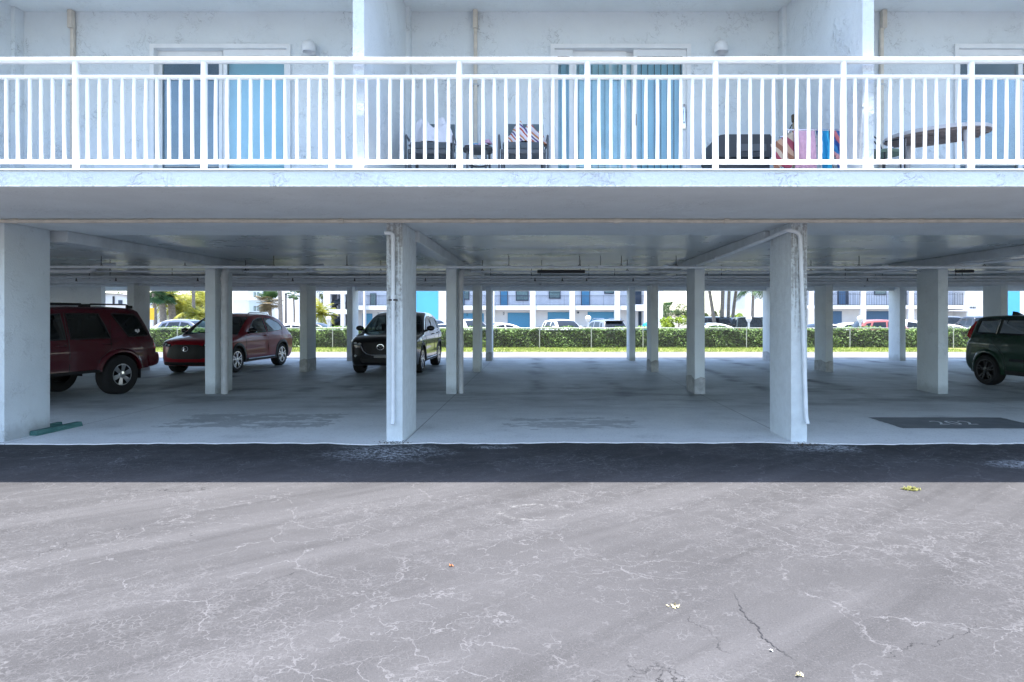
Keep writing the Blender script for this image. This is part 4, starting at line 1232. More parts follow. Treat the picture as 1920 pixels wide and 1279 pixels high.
# sliding doors
M['alu'] = plain('white aluminium', (0.80, 0.81, 0.82), 0.4, var=0.04)
M['blind_blue'] = plain('pale blue blind', (0.40, 0.68, 0.82), 0.8, var=0.06, scale=2)
M['blind_teal'] = plain('teal vertical blind', (0.50, 0.74, 0.84), 0.8, var=0.15, scale=3)
M['room'] = plain('dim room', (0.10, 0.11, 0.13), 0.9)
M['room_blue'] = plain('dim blue screen', (0.10, 0.165, 0.25), 0.9, var=0.1)
def sliding_door(a, b, panels, blinds, label):
    zb = ZB + 0.015
    fr = MB(); w = 0.05
    y0, y1 = YW - 0.03, YW + 0.14
    fr.box(a, a + w, y0, y1, zb, ZD); fr.box(b - w, b, y0, y1, zb, ZD); fr.box(a + w, b - w, y0, y1, ZD - w, ZD); fr.box(a + w, b - w, y0, y1, zb, zb + 0.04)
    do = fr.build('sliding_door', M['alu'], bld)
    tag(do, label)
    for i, (p0, p1, yo) in enumerate(panels):
        x0 = a + w + (b - a - 2 * w) * p0; x1 = a + w + (b - a - 2 * w) * p1
        yy = YW + 0.02 + yo
        s = MB(); sw = 0.045
        s.box(x0, x0 + sw, yy, yy + 0.035, zb + 0.041, ZD - w - 0.001); s.box(x1 - sw, x1, yy, yy + 0.035, zb + 0.041, ZD - w - 0.001)
        s.box(x0 + sw, x1 - sw, yy, yy + 0.035, ZD - w - 0.08, ZD - w - 0.001); s.box(x0 + sw, x1 - sw, yy, yy + 0.035, zb + 0.041, zb + 0.13)
        s.build('sash', M['alu'], do)
        gl = MB(); gl.box(x0 + sw, x1 - sw, yy + 0.012, yy + 0.02, zb + 0.13, ZD - w - 0.08)
        gl.build('pane', M['glass_door'], do)
    rm = MB()
    rm.box(a - 0.1, b + 0.1, YW + 0.8, YW + 0.86, zb, ZD + 0.2)
    rm.build('room_wall', M['room'], do)
    for kind, p0, p1 in blinds:
        x0 = a + w + (b - a - 2 * w) * p0; x1 = a + w + (b - a - 2 * w) * p1
        bl = MB(); yb = YW + 0.105
        if kind == 'flat':
            bl.box(x0, x1, yb, yb + 0.01, zb + 0.05, ZD - 0.14); bl.build('roller_blind', M['blind_blue'], do)
        elif kind == 'screen':
            bl.box(x0, x1, yb, yb + 0.01, zb + 0.05, ZD - 0.14); bl.build('insect_screen', M['room_blue'], do)
        else:
            x = x0
            while x < x1 - 0.02:
                a_ = 0.5
                bl.face([(x, yb, zb + 0.06), (x + 0.08, yb + 0.045, zb + 0.06), (x + 0.08, yb + 0.045, ZD - 0.15), (x, yb, ZD - 0.15)])
                x += 0.081
            bl.build('vertical_blind', M['blind_teal'] if kind == 'teal' else M['blind_blue'], do, recalc=False)
    return do
d1 = sliding_door(*DOORS[0], [(0.0, 0.49, 0.05), (0.51, 1.0, 0.0)], [('screen', 0.02, 0.48), ('flat', 0.53, 0.98)], 'sliding door with a dark screened left half and a plain blue right half')
d2 = sliding_door(*DOORS[1], [(0.0, 0.14, 0.0), (0.14, 0.55, 0.05), (0.42, 0.62, 0.09), (0.60, 1.0, 0.0)], [('blue', 0.0, 0.12), ('teal', 0.14, 0.60), ('blue', 0.62, 1.0)], 'sliding door with blue and teal vertical blinds')
d3 = sliding_door(*DOORS[2], [(0.0, 0.5, 0.0), (0.5, 1.0, 0.05)], [('screen', 0.02, 0.48), ('screen', 0.52, 0.98)], 'sliding door with a dark blue screen at the right edge')
h = MB()
xh = DOORS[1][1] - 0.085
h.tube([(xh, YW - 0.0, 3.90), (xh, YW - 0.04, 3.92), (xh, YW - 0.04, 4.06), (xh, YW - 0.0, 4.08)], 0.009, 8)
h.box(xh - 0.02, xh + 0.02, YW - 0.012, YW - 0.001, 3.84, 4.14, bev=0.004)
h.build('door_handle', M['chrome'], d2, smooth=40)
h = MB(); xh = DOORS[1][0] + (DOORS[1][1] - DOORS[1][0]) * 0.605
h.box(xh - 0.012, xh + 0.012, YW - 0.015, YW + 0.01, 3.88, 4.02, bev=0.005); h.build('door_pull', M['black'], d2)

# ---- railing
rail = thing('balcony_railing', 'long white metal balcony railing with round rails and vertical balusters along the slab edge', 'railing', (0, 5.85, ZB + 0.014))
zr = ZB + 0.014
def rail_tube(name, z, r, xa, xb):
    m = MB()
    rr = random.Random(int(z * 1000))
    n = 18
    m.tube([(xa + (xb - xa) * i / n, rr.uniform(-0.003, 0.003), z - zr + rr.uniform(-0.003, 0.003)) for i in range(n + 1)], r, 12)
    return m.build(name, M['paint'], rail, smooth=60)
postx = [PX(143 + 239.7 * k, 5.85) for k in range(-1, 9)]
BAY = postx[1] - postx[0]
rail_tube('top_rail', PZ(113.5, 5.85), 0.031, postx[0] - 5 * BAY, postx[-1] + 5 * BAY)
rail_tube('mid_rail', PZ(145, 5.85), 0.021, postx[0] - 5 * BAY, postx[-1] + 5 * BAY)
rail_tube('bottom_rail', PZ(303.5, 5.85), 0.021, postx[0] - 5 * BAY, postx[-1] + 5 * BAY)
zt, zm_, zb_ = PZ(113.5, 5.85) - zr, PZ(145, 5.85) - zr, PZ(303.5, 5.85) - zr
rr = random.Random(9)
for k, xp in enumerate(postx):
    m = MB()
    m.tube([(xp, 0, 0), (xp + rr.uniform(-.004, .004), 0, zt - 0.02)], 0.029, 12)
    m.lathe([(0.03, 0.0), (0.048, 0.0), (0.048, 0.012), (0.03, 0.016)], 'z', (xp, 0, 0), 14)
    m.build('post', M['paint'], rail, smooth=50)
    if k < len(postx) - 1:
        for j in range(10):
            xb = xp + (postx[k + 1] - xp) * (j + 1) / 11
            l = rr.uniform(-.004, .004)
            m = MB(); m.tube([(xb, 0, zb_ + 0.012), (xb + l * .5 + rr.uniform(-.003, .003), rr.uniform(-.004, .004), (zb_ + zm_) / 2), (xb + l, 0, zm_ - 0.012)], 0.0165, 10)
            m.build('baluster', M['paint'], rail, smooth=50)

# the run of the same railing past both edges of the view, as one part
m = MB()
for x_end, sg in ((postx[0], -1), (postx[-1], 1)):
    for k in range(5):
        xp = x_end + sg * BAY * (k + 1)
        m.tube([(xp, 0, 0), (xp, 0, zt - 0.02)], 0.029, 10)
        for j in range(10):
            xb = xp - sg * BAY * (j + 1) / 11
            m.tube([(xb, 0, zb_ + 0.012), (xb, 0, zm_ - 0.012)], 0.0165, 8)
tag(m.build('baluster_run', M['paint'], rail, smooth=50), kind='stuff')

# ---- small fittings on the balcony wall
def wall_lamp(px, label):
    x = PX(px, YW); z = PZ(83, YW)
    o = thing('wall_lamp', label, 'lamp', (x, YW, z), group='lamps on the balcony wall')
    m = MB()
    m.lathe([(0.002, 0.0), (0.05, -0.005), (0.085, -0.03), (0.10, -0.07), (0.105, -0.16), (0.095, -0.17), (0.09, -0.16), (0.085, -0.07), (0.05, -0.03), (0.002, -0.012)], 'z', (0, -0.125, 0), 20)
    m.build('lamp_shade', M['alu'], o, smooth=50)
    m = MB(); m.tube([(0, -0.0, -0.06), (0, -0.06, -0.05)], 0.03, 10); m.lathe([(0.055, 0.0), (0.055, -0.012), (0.03, -0.018)], 'y', (0, 0, -0.06), 16)
    m.build('wall_mount', M['alu'], o, smooth=40)
    o.scale = (0.82, 0.82, 0.82)
    return o
wall_lamp(585, 'white bucket shaped wall lamp right of the half dark, half plain blue door')
wall_lamp(1348, 'white bucket shaped wall lamp right of the door with vertical blinds')
def wall_pipe(px, label, lean=0):
    x = PX(px, YW)
    o = thing('wall_conduit', label, 'conduit', (x, YW - 0.03, ZB + 0.015), group='tan conduits on the balcony wall')
    m = MB(); H = ZU - ZB - 0.02
    m.box(-0.021, 0.021, -0.022, 0.022, 0, H - 0.22, bev=0.006)
    m.build('conduit_run', M['pipe_tan'], o, smooth=40)
    m = MB(); m.box(-0.028 + lean, 0.028 + lean, -0.05, 0.022, H - 0.22, H, bev=0.008)
    m.build('conduit_head', M['pipe_tan'], o, smooth=40)
    for zz in (0.6, 1.5):
        m = MB(); m.box(-0.04, 0.04, -0.026, 0.026, zz, zz + 0.02); m.build('strap', M['pipe_grey'], o)
wall_pipe(140, 'tan square conduit on the wall left of the half dark, half plain blue door', -0.01)
wall_pipe(892, 'tan square conduit on the wall above the cushioned chairs')
wall_pipe(1650, 'tan square conduit in the corner behind the oval table', 0.02)

# ---- conduit along the soffit
o = thing('soffit_conduit', 'long tan conduit running along the soffit just in front of the column heads', 'conduit', (0, 7.62, ZC))
m = MB(); rr = random.Random(2)
m.tube([(-20 + 1.0 * i, rr.uniform(-.012, .012), -0.028 + rr.uniform(-.004, .002)) for i in range(41)], 0.024, 8)
m.build('conduit_run', M['pipe_tan'], o, smooth=60)
for xx in (-6.2, -4.6, -2.35, -0.8, 0.9, 2.2, 4.5, 6.0):
    m = MB(); m.tube([(xx - 0.03, 0, -0.028), (xx + 0.03, 0, -0.028)], 0.03, 8); m.build('coupling', M['pipe_tan'], o, smooth=40)
for (px, a) in ((113, 0.3), (893, 0.0), (1662, -0.5)):
    xx = PX(px, 7.62)
    m = MB(); m.box(xx - 0.08, xx + 0.08, 0.02, 0.10, -0.03, -0.002, bev=0.004); m.build('junction_plate', M['pipe_tan'], o)

# ---- pipes
def pipe(name, label, cat, pts, r, mat, n=10, couplings=(), group=None, cr=1.28):
    base = Vector(pts[0])
    o = thing(name, label, cat, base, group=group)
    P = [Vector(p) - base for p in pts]
    # round the bends
    Q = [P[0]]
    for i in range(1, len(P) - 1):
        a = (P[i - 1] - P[i]); b = (P[i + 1] - P[i])
        d = min(0.09 + r, a.length * .45, b.length * .45)
        p0 = P[i] + a.normalized() * d; p2 = P[i] + b.normalized() * d
        for k in range(5):
            tt = k / 4
            Q.append(p0 * (1 - tt) ** 2 + P[i] * 2 * tt * (1 - tt) + p2 * tt ** 2)
    Q.append(P[-1])
    m = MB(); m.tube(Q, r, n); m.build('pipe_run', mat, o, smooth=60)
    for c0 in couplings:
        c0 = Vector(c0) - base
        best = min(range(len(Q) - 1), key=lambda i: (c0 - (Q[i] + Q[i + 1]) / 2).length if (Q[i + 1] - Q[i]).length < 0.3 else (c0 - Q[i]).cross(Q[i + 1] - Q[i]).length / (Q[i + 1] - Q[i]).length)
        d = (Q[best + 1] - Q[best]).normalized()
        m = MB(); m.tube([c0 - d * 0.045, c0 + d * 0.045], r * cr, n); m.build('coupling', mat, o, smooth=40)
    return o
def hangers(o, xs, y, z, r, ztop=ZC):
    for x in xs:
        m = MB(); lx = x - o.location.x; ly = y - o.location.y; lz = z - o.location.z
        m.tube([(lx, ly, lz + r), (lx, ly, ztop - o.location.z)], 0.007, 6)
        m.tube([(lx + (r + .006) * math.cos(a), ly, lz + (r + .006) * math.sin(a)) for a in [2 * PI * i / 12 for i in range(12)]], 0.008, 5, closed=True)
        m.build('hanger', M['iron'], o)
for (yy, py, rad, lab) in ((13.35, 508.5, 0.02, 'thin pale pipe between the first and the second sprinkler pipes'), (15.6, 523.0, 0.03, 'pale pipe just before the thick one under the ceiling'), (19.4, 535.5, 0.035, 'pale pipe behind the cross beam near the back edge')):
    q = pipe('ceiling_pipe', lab, 'pipe', [(-22, yy, PZ(py, yy)), (22, yy, PZ(py, yy) - 0.02)], rad, M['pipe_white'], couplings=[(x, yy, PZ(py, yy)) for x in (-9.2, -4.7, 0.8, 3.9, 8.2)])
    hangers(q, [-10.4, -8.9, -6.1, -3.3, -1.2, 1.8, 3.3, 5.6, 8.1, 10.2], yy, PZ(py, yy), rad)
# down pipes on the columns
yfp = YW - 0.035
x0 = PX(737, yfp)
pipe('drain_pipe', 'thin white pipe running down the face of the front column before the black SUV', 'pipe', [(x0 - 0.10, yfp - 0.02, 2.56), (x0, yfp, 2.56), (x0, yfp, 0.30), (x0, yfp - 0.03, 0.23)], 0.024, M['pipe_white'], couplings=[(x0, yfp, 1.76)])
m = MB(); m.box(x0 - 0.05, x0 + 0.05, yfp - 0.028, yfp + 0.03, 1.735, 1.755); sb = m.build('pipe_strap', M['iron']); sb.parent = bpy.data.objects['drain_pipe']; sb.location = -Vector(bpy.data.objects['drain_pipe'].location)
x1 = PX(1500, yfp)
pipe('drain_pipe', 'white pipe sloping off the beam and bending down the right front column', 'pipe', [(2.97, 12.2, 2.50), (2.99, 8.6, 2.56), (PX(1478, yfp), yfp, 2.60), (x1, yfp, 2.56), (x1 + 0.075, yfp, 0.32), (x1 + 0.08, yfp - 0.035, 0.24)], 0.025, M['pipe_white'], couplings=[(2.975, 10.9, 2.52)])
xa = -6.31
pipe('drain_pipe', 'thick grey drain pipe with a collar standing beside the left column of the second row', 'pipe', [(-6.1, 14.6, 2.48), (xa + 0.06, 12.78, 2.48), (xa + 0.06, 12.78, 0.013)], 0.066, M['pipe_grey'], n=16, couplings=[(xa + 0.06, 12.78, 1.0), (xa + 0.06, 12.78, 2.28)], cr=1.15)
xa = -1.755 + 0.18
pipe('drain_pipe', 'grey drain pipe standing beside the middle column of the second row', 'pipe', [(xa + 0.3, 14.4, 2.48), (xa, 12.82, 2.46), (xa, 12.82, 0.013)], 0.05, M['pipe_grey'], n=16, couplings=[(xa, 12.82, 1.0), (xa, 12.82, 2.28)], cr=1.15)
m = MB(); m.tube([(xa, 0, 0), (xa, 0, 0.1)], 0.01); 
# runs under the ceiling
ya, za = 12.35, PZ(500, 12.35)
p = pipe('sprinkler_pipe', 'long pale sprinkler pipe hung nearest under the car park ceiling', 'pipe', [(-22, ya, za), (22, ya, za - 0.02)], 0.028, M['pipe_white'], couplings=[(x, ya, za) for x in (-8.5, -5.3, -2.2, 0.2, 2.4, 5.0, 6.6)])
hangers(p, [-9.9, -8.4, -6.8, -5.1, -3.7, -2.4, -0.6, 0.75, 1.55, 2.6, 4.7, 6.1, 8.5], ya, za, 0.024)
yb_, zb2 = 14.6, PZ(519, 14.6)
p = pipe('sprinkler_pipe', 'second sprinkler pipe with dangling sprinkler heads behind the nearest one', 'pipe', [(-22, yb_, zb2), (22, yb_, zb2)], 0.028, M['pipe_white'], couplings=[(x, yb_, zb2) for x in (-9, -4, 1, 6)])
hangers(p, [-10.2, -7.3, -3.1, -0.2, 1.1, 4.1, 6.9, 9.4], yb_, zb2, 0.024)
for x in (-10.5, -9.6, -7.75, -5.6, -4.2, -2.6, -0.12, 0.5, 1.05, 2.1, 3.6, 5.2, 7.4, 9.1):
    m = MB(); lx = x - p.location.x
    m.tube([(lx, 0, -0.02), (lx, 0, -0.075)], 0.011, 6); m.lathe([(0.002, -0.10), (0.028, -0.10), (0.028, -0.094), (0.014, -0.085), (0.016, -0.06)], 'z', (lx, 0, 0), 10)
    m.build('sprinkler_head', M['iron'], p)
yc, zc = 16.6, PZ(529, 16.6)
p = pipe('ceiling_pipe', 'thick pale pipe crossing the car park under the ceiling, third from the drive', 'pipe', [(-22, yc, zc + 0.03), (22, yc, zc - 0.03)], 0.05, M['pipe_white'], couplings=[(x, yc, zc) for x in (-7, -1, 5)])
hangers(p, [-8.6, -4.4, 0.0, 4.3, 8.8], yc, zc, 0.05)
p = pipe('ceiling_pipe', 'white pipe crossing the car park just before the cross beam', 'pipe', [(-22, 17.9, PZ(534, 17.9)), (22, 17.9, PZ(534, 17.9))], 0.03, M['pipe_white'])
hangers(p, [-9, -3, 3.2, 9], 17.9, PZ(534, 17.9), 0.03)
p = pipe('ceiling_pipe', 'fat white pipe with an offset bend under the ceiling above the dark red boxy SUV', 'pipe', [(-12.5, 13.1, 2.46), (PX(172, 13.1), 13.1, 2.46), (PX(180, 13.1), 13.1, 2.56), (PX(205, 13.1), 13.3, 2.60)], 0.045, M['pipe_white'])
p = pipe('ceiling_pipe', 'white pipe with an offset bend under the ceiling above the bright red crossover', 'pipe', [(PX(440, 13.6), 13.6, 2.49), (PX(575, 13.6), 13.6, 2.49), (PX(585, 13.6), 13.6, 2.58), (PX(600, 13.6), 13.8, 2.62)], 0.04, M['pipe_white'])
p = pipe('ceiling_pipe', 'thin pale pipe slanting down from the right under the ceiling towards the row of columns', 'pipe', [(PX(1620, 13.2), 13.2, 2.44), (PX(1800, 12.4), 12.4, 2.53), (PX(1990, 11.4), 11.2, 2.60)], 0.024, M['pipe_white'])
hangers(p, [PX(1800, 12.4)], 12.4, 2.53, 0.024)
o = thing('ceiling_light', 'long dark strip light fitting hung under the ceiling in the middle bay', 'light fitting', (PX(1052, 13.3), 13.3, 2.46))
m = MB(); m.box(-0.49, 0.49, -0.07, 0.07, -0.03, 0.035, bev=0.012); m.build('housing', M['iron'], o)
for sx in (-0.4, 0.4):
    m = MB(); m.tube([(sx, 0, 0.035), (sx, 0, ZC - 2.46)], 0.006, 6); m.build('hanger', M['iron'], o)
o = thing('ceiling_light', 'short dark strip light fitting under the ceiling near the right end', 'light fitting', (PX(1808, 13.3), 13.3, 2.47))
m = MB(); m.box(-0.17, 0.17, -0.06, 0.06, -0.03, 0.03, bev=0.012); m.build('housing', M['iron'], o)
m = MB(); m.tube([(0, 0, 0.03), (0, 0, ZC - 2.47)], 0.006, 6); m.build('hanger', M['iron'], o)
o = thing('junction_box', 'small white junction box hung on a rod from the ceiling in the middle bay', 'junction box', (PX(1126, 12.3), 12.3, PZ(501, 12.3)))
m = MB(); m.box(-0.06, 0.06, -0.05, 0.05, -0.03, 0.03, bev=0.008); m.build('box', M['pipe_white'], o); m = MB(); m.tube([(0, 0, 0.03), (0, 0, ZC - PZ(501, 12.3))], 0.006, 6); m.build('rod', M['iron'], o)

# ---- green planks by the left column
t = NT('green board')
gn = t.noise(5, 4, 0.7, vec=t.mp((1, 8, 8)))
M['green'] = t.fin(t.mix(t.rng(gn, 0.35, 0.7), (0.035, 0.12, 0.11), (0.085, 0.20, 0.185)), 0.7)
def plank(label, px0, py0, px1, py1, w, h):
    Y0 = CAMZ * FPX / (py0 - 592); Y1 = CAMZ * FPX / (py1 - 592)
    a = Vector((PX(px0, Y0), Y0, 0.012)); b = Vector((PX(px1, Y1), Y1, 0.012)); d = b - a
    o = thing('wheel_stop', label, 'wheel stop', (a + b) / 2, math.atan2(d.y, d.x), 'green wheel stops')
    l = d.length / 2
    m = MB(); m.prism([(-w / 2, 0), (w / 2, 0), (w / 2 - 0.02, h), (-w / 2 + 0.02, h)], 'x', -l, l)
    m.build('block', M['green'], o)
plank('longer green wheel stop lying in front, its end towards the drive', 62, 819, 148, 800, 0.12, 0.06)
plank('shorter green wheel stop against the left column, behind the longer one', 48, 817, 112, 802, 0.10, 0.07)
# ================================================================ things on the balcony
BZ = ZB + 0.001
M['chair_frame'] = plain('dark grey chair metal', (0.10, 0.108, 0.12), 0.5)
M['cushion'] = plain('charcoal seat pad', (0.10, 0.115, 0.13), 0.9, var=0.15, scale=14)
M['sling'] = plain('blue grey chair back', (0.13, 0.17, 0.19), 0.8, var=0.12, scale=20)
M['towel_white'] = plain('white towel', (0.78, 0.76, 0.80), 0.95, var=0.05, scale=9, bump=0.3)
def stripes(name, cols, scale, rot):
    t = NT(name)
    w = t.vmath('ADD', t.mp((scale,) * 3, rot), t.scale(t.noise(4, 2, color=True), 0.6))
    s = t.math('FRACT', t.sep(w)[0])
    r = t.n.new('ShaderNodeValToRGB'); r.color_ramp.interpolation = 'CONSTANT'
    els = r.color_ramp.elements
    els[0].color = (*cols[0], 1); els[1].color = (*cols[1], 1); els[1].position = 1 / len(cols)
    for i, cc in enumerate(cols[2:], 2):
        e = els.new(i / len(cols)); e.color = (*cc, 1)
    t.put(r.inputs[0], s)
    return t.fin(r.outputs[0], 0.95, t.bump(t.noise(60, 2), 0.2, 0.004))
M['towel_multi'] = stripes('patterned towel', [(0.75, 0.72, 0.72), (0.5, 0.08, 0.05), (0.7, 0.7, 0.72), (0.12, 0.05, 0.2), (0.75, 0.73, 0.7), (0.55, 0.22, 0.1), (0.7, 0.6, 0.65)], 9, (0.3, 0.8, 0.4))
M['towel_aqua'] = stripes('aqua towel', [(0.55, 0.72, 0.8), (0.75, 0.75, 0.78), (0.1, 0.35, 0.5), (0.7, 0.4, 0.6)], 7, (0, 0.5, 0.6))
M['towel_pink'] = plain('pink towel', (0.62, 0.38, 0.50), 0.95, var=0.10, scale=18, bump=0.3)
M['towel_blue'] = stripes('blue towel', [(0.02, 0.25, 0.50), (0.05, 0.45, 0.70), (0.03, 0.08, 0.25), (0.6, 0.65, 0.7)], 6, (0, 0, 0.2))
M['towel_red'] = stripes('blue and coral towel', [(0.03, 0.09, 0.30), (0.55, 0.16, 0.18), (0.05, 0.14, 0.38), (0.6, 0.3, 0.32), (0.04, 0.20, 0.45)], 5, (0, 0.6, 0.1))
M['towel_brown'] = stripes('brown towel', [(0.25, 0.12, 0.08), (0.45, 0.30, 0.22), (0.30, 0.06, 0.10), (0.5, 0.42, 0.34)], 5, (0, 0.9, 0))


def heap(name, label, cat, loc, rx, ry, rz, mat, seed, n=26, parts=None):
    """a crumpled cloth: a bumpy cap with folds"""
    rr = random.Random(seed)
    ph = [(rr.uniform(2, 6), rr.uniform(0, 6), rr.uniform(-1, 1)) for _ in range(6)]
    m = MB(); V = []; F = []
    for i in range(n + 1):
        for j in range(n + 1):
            u, v = i / n * 2 - 1, j / n * 2 - 1
            # square to disc
            x = u * math.sqrt(1 - v * v / 2); y = v * math.sqrt(1 - u * u / 2)
            d = min(1, math.hypot(x, y))
            f = sum(math.sin(a * (x * math.cos(b) + y * math.sin(b)) * 2 + c * 3) for a, b, c in ph) / 6
            h = rz * ((1 - d ** 3.2) * (0.72 + 0.55 * f) + 0.02 * math.sin(x * 17 + y * 9 + seed) * (1 - d)) + 0.004
            e = 1 + 0.12 * math.sin(5 * math.atan2(y, x) + seed)
            V.append((x * rx * e, y * ry * e, max(0.004, h)))
    for i in range(n):
        for j in range(n):
            a = i * (n + 1) + j
            F.append((a, a + n + 1, a + n + 2, a + 1))
    m.raw(V, F)
    o = m.build(name, mat, smooth=70)
    o.location = loc
    return tag(o, label, cat)


def armchair(px0, px1, Y, label):
    x = (PX(px0, Y) + PX(px1, Y)) / 2; hw = (PX(px1, Y) - PX(px0, Y)) / 2
    o = thing('armchair', label, 'chair', (x, Y, BZ), R(2), 'dark armchairs on the balcony')
    sh = PZ(291, Y) - BZ
    m = MB(); m.box(-hw + .03, hw - .03, -0.27, 0.27, sh - 0.05, sh, bev=0.012); m.build('seat', M['chair_frame'], o)
    m = MB(); m.box(-hw + .05, hw - .05, -0.26, 0.22, sh + 0.001, sh + 0.085, bev=0.03); m.build('cushion', M['cushion'], o, smooth=40)
    zt = PZ(234, Y + .25) - BZ
    m = MB(); m.box(-hw + .08, hw - .04, 0.215, 0.245, sh + 0.09, zt, bev=0.01); m.build('backrest', M['sling'], o)
    for sx in (-1, 1):
        m = MB(); xx = sx * (hw - 0.012)
        m.tube([(xx, -0.26, 0), (xx, -0.27, sh + 0.13), (xx, -0.25, sh + 0.15), (xx, 0.25, sh + 0.14)], 0.011, 8); m.build('armrest', M['chair_frame'], o, smooth=50)
        for yy in (-0.24, 0.26):
            m = MB(); m.tube([(sx * (hw - .05), yy, 0), (sx * (hw - .05), yy, sh - 0.05)], 0.018, 8); m.build('leg', M['chair_frame'], o, smooth=50)
    return o, sh


ch, sh1 = armchair(767, 856, 7.2, 'dark armchair piled with a white towel, left of the small side table')
heap('towel', 'crumpled white towel heaped on the left armchair', 'towel', (PX(813, 7.16), 7.16, BZ + sh1 + 0.087), 0.25, 0.20, 0.31, M['towel_white'], 4)
ch, sh2 = armchair(935, 1027, 7.2, 'dark armchair piled with a patterned towel, beside the door with vertical blinds')
heap('towel', 'crumpled white, red and purple patterned towel heaped on the right armchair', 'towel', (PX(985, 7.16), 7.16, BZ + sh2 + 0.087), 0.23, 0.20, 0.27, M['towel_multi'], 9)
Y = 7.15
xt = PX(897, Y); zt = PZ(279, Y)
o = thing('side_table', 'small dark side table between the two armchairs', 'table', (xt, Y, BZ))
m = MB(); m.lathe([(0.001, zt - BZ - 0.03), (0.17, zt - BZ - 0.03), (0.18, zt - BZ - 0.015), (0.17, zt - BZ), (0.001, zt - BZ)], 'z', (0, 0, 0), 28); m.build('tabletop', M['chair_frame'], o, smooth=40)
for a in (0.6, 2.2, 3.8, 5.4):
    m = MB(); m.tube([(0.14 * math.cos(a), 0.14 * math.sin(a), zt - BZ - 0.03), (0.15 * math.cos(a), 0.15 * math.sin(a), 0)], 0.013, 8); m.build('leg', M['chair_frame'], o)
m = MB(); m.tube([(0.1 * math.cos(a), 0.1 * math.sin(a), 0.38) for a in [2 * PI * i / 20 for i in range(20)]], 0.01, 6, closed=True); m.build('ring_brace', M['chair_frame'], o)
heap('towel', 'aqua striped towel lying flat on the small side table', 'towel', (xt, Y, zt + 0.001), 0.17, 0.16, 0.06, M['towel_aqua'], 13)
heap('cloth', 'small pink cloth on top of the aqua towel by the right armchair', 'cloth', (xt + 0.10, Y - 0.05, zt + 0.035), 0.055, 0.05, 0.055, M['towel_pink'], 21, n=14)

# covered grill box
Y = 7.15
x0, x1 = PX(1325, Y), PX(1433, Y); zt = PZ(263, Y)
o = thing('storage_box', 'dark grey storage box with a rounded front edge, left of the hanging towels', 'box', ((x0 + x1) / 2, Y, BZ))
M['box'] = plain('charcoal plastic', (0.045, 0.048, 0.055), 0.5, var=0.12)
hw = (x1 - x0) / 2; H = zt - BZ
m = MB(); m.prism([(-hw, 0), (hw - 0.01, 0), (hw - 0.02, H * 0.62), (-hw + 0.005, H * 0.62)], 'y', -0.22, 0.22); m.build('bin', M['box'], o)
m = MB()
P = [(-hw - 0.005, H * 0.62 + 0.004)] + [(-hw + 0.0 + 0.13 - 0.13 * math.cos(a), H - 0.13 + 0.13 * math.sin(a)) for a in [R(d) for d in (10, 30, 50, 70, 90)]] + [(hw - 0.02, H), (hw, H - 0.03), (hw, H * 0.62 + 0.004)]
m.prism(P, 'y', -0.235, 0.23); m.build('lid', M['box'], o, smooth=35)
m = MB(); m.box(-hw + 0.13, -hw + 0.17, -0.245, -0.236, H * 0.66, H - 0.08, bev=0.003); m.box(-0.05, hw - 0.06, -0.242, -0.236, H * 0.72, H * 0.84, bev=0.002); m.build('lid_panel', M['chair_frame'], o)

# drying rack with towels
Y = 6.36
zr_ = PZ(247, Y)
o = thing('drying_rack', 'low metal drying rack loaded with pink, blue and coral towels', 'drying rack', (PX(1520, Y), Y, BZ))
xa, xb = PX(1470, Y) - PX(1520, Y), PX(1573, Y) - PX(1520, Y)
H = zr_ - BZ
for nm, yy, zz in (('rail', -0.05, H), ('rail', 0.12, H - 0.02), ('rail', 0.30, H - 0.06)):
    m = MB(); m.tube([(xa, yy, zz), (xb, yy, zz)], 0.008, 8); m.build('rail', M['chrome'], o)
for sx in (xa + 0.03, xb - 0.02):
    m = MB(); m.tube([(sx, -0.05, H), (sx, 0.3, 0)], 0.009, 8); m.tube([(sx, 0.30, H - 0.06), (sx, -0.1, 0)], 0.009, 8); m.build('leg_frame', M['chrome'], o)
def hang(label, px0, px1, mat, drop, seed, yo=0.0, slant=0.0, zoff=0.0, name='hanging_towel'):
    """a towel folded over the rack's front rail"""
    rr = random.Random(seed)
    xl, xr = PX(px0, Y), PX(px1, Y)
    ncol, m = 22, MB()
    V, F = [], []
    prof = [(-0.062, -drop), (-0.066, -drop * 0.66), (-0.064, -drop * 0.33), (-0.060, -0.04), (-0.056, -0.008), (-0.05, 0.011), (-0.040, -0.006), (-0.036, -0.08), (-0.03, -drop * 0.55)]
    k = len(prof)
    for i in range(ncol + 1):
        u = i / ncol
        for j, (yy, zz) in enumerate(prof):
            amp = min(1, abs(zz) / 0.2)
            f = math.sin(u * 15 + seed) * 0.016 + math.sin(u * 31 + seed * 2) * 0.008
            V.append((xl + (xr - xl) * u + slant * (-zz) * (1 if j < 5 else 0.5), Y + yo + yy + f * amp, zr_ + zoff + zz))
    for i in range(ncol):
        for j in range(k - 1):
            a = i * k + j; F.append((a, a + k, a + k + 1, a + 1))
    m.raw(V, F)
    ob = m.build(name, mat, smooth=70)
    ob.modifiers.new('thick', 'SOLIDIFY').thickness = 0.006
    return tag(ob, label, 'towel', 'towels on the drying rack')
hang('pale pink towel hanging on the drying rack', 1484, 1523, M['towel_pink'], 0.42, 3, slant=0.03)
hang('bright blue striped towel hanging on the drying rack', 1527, 1549, M['towel_blue'], 0.46, 5, slant=0.10)
hang('dark blue towel with coral stripes at the right end of the drying rack', 1551, 1572, M['towel_red'], 0.46, 8, slant=0.22)
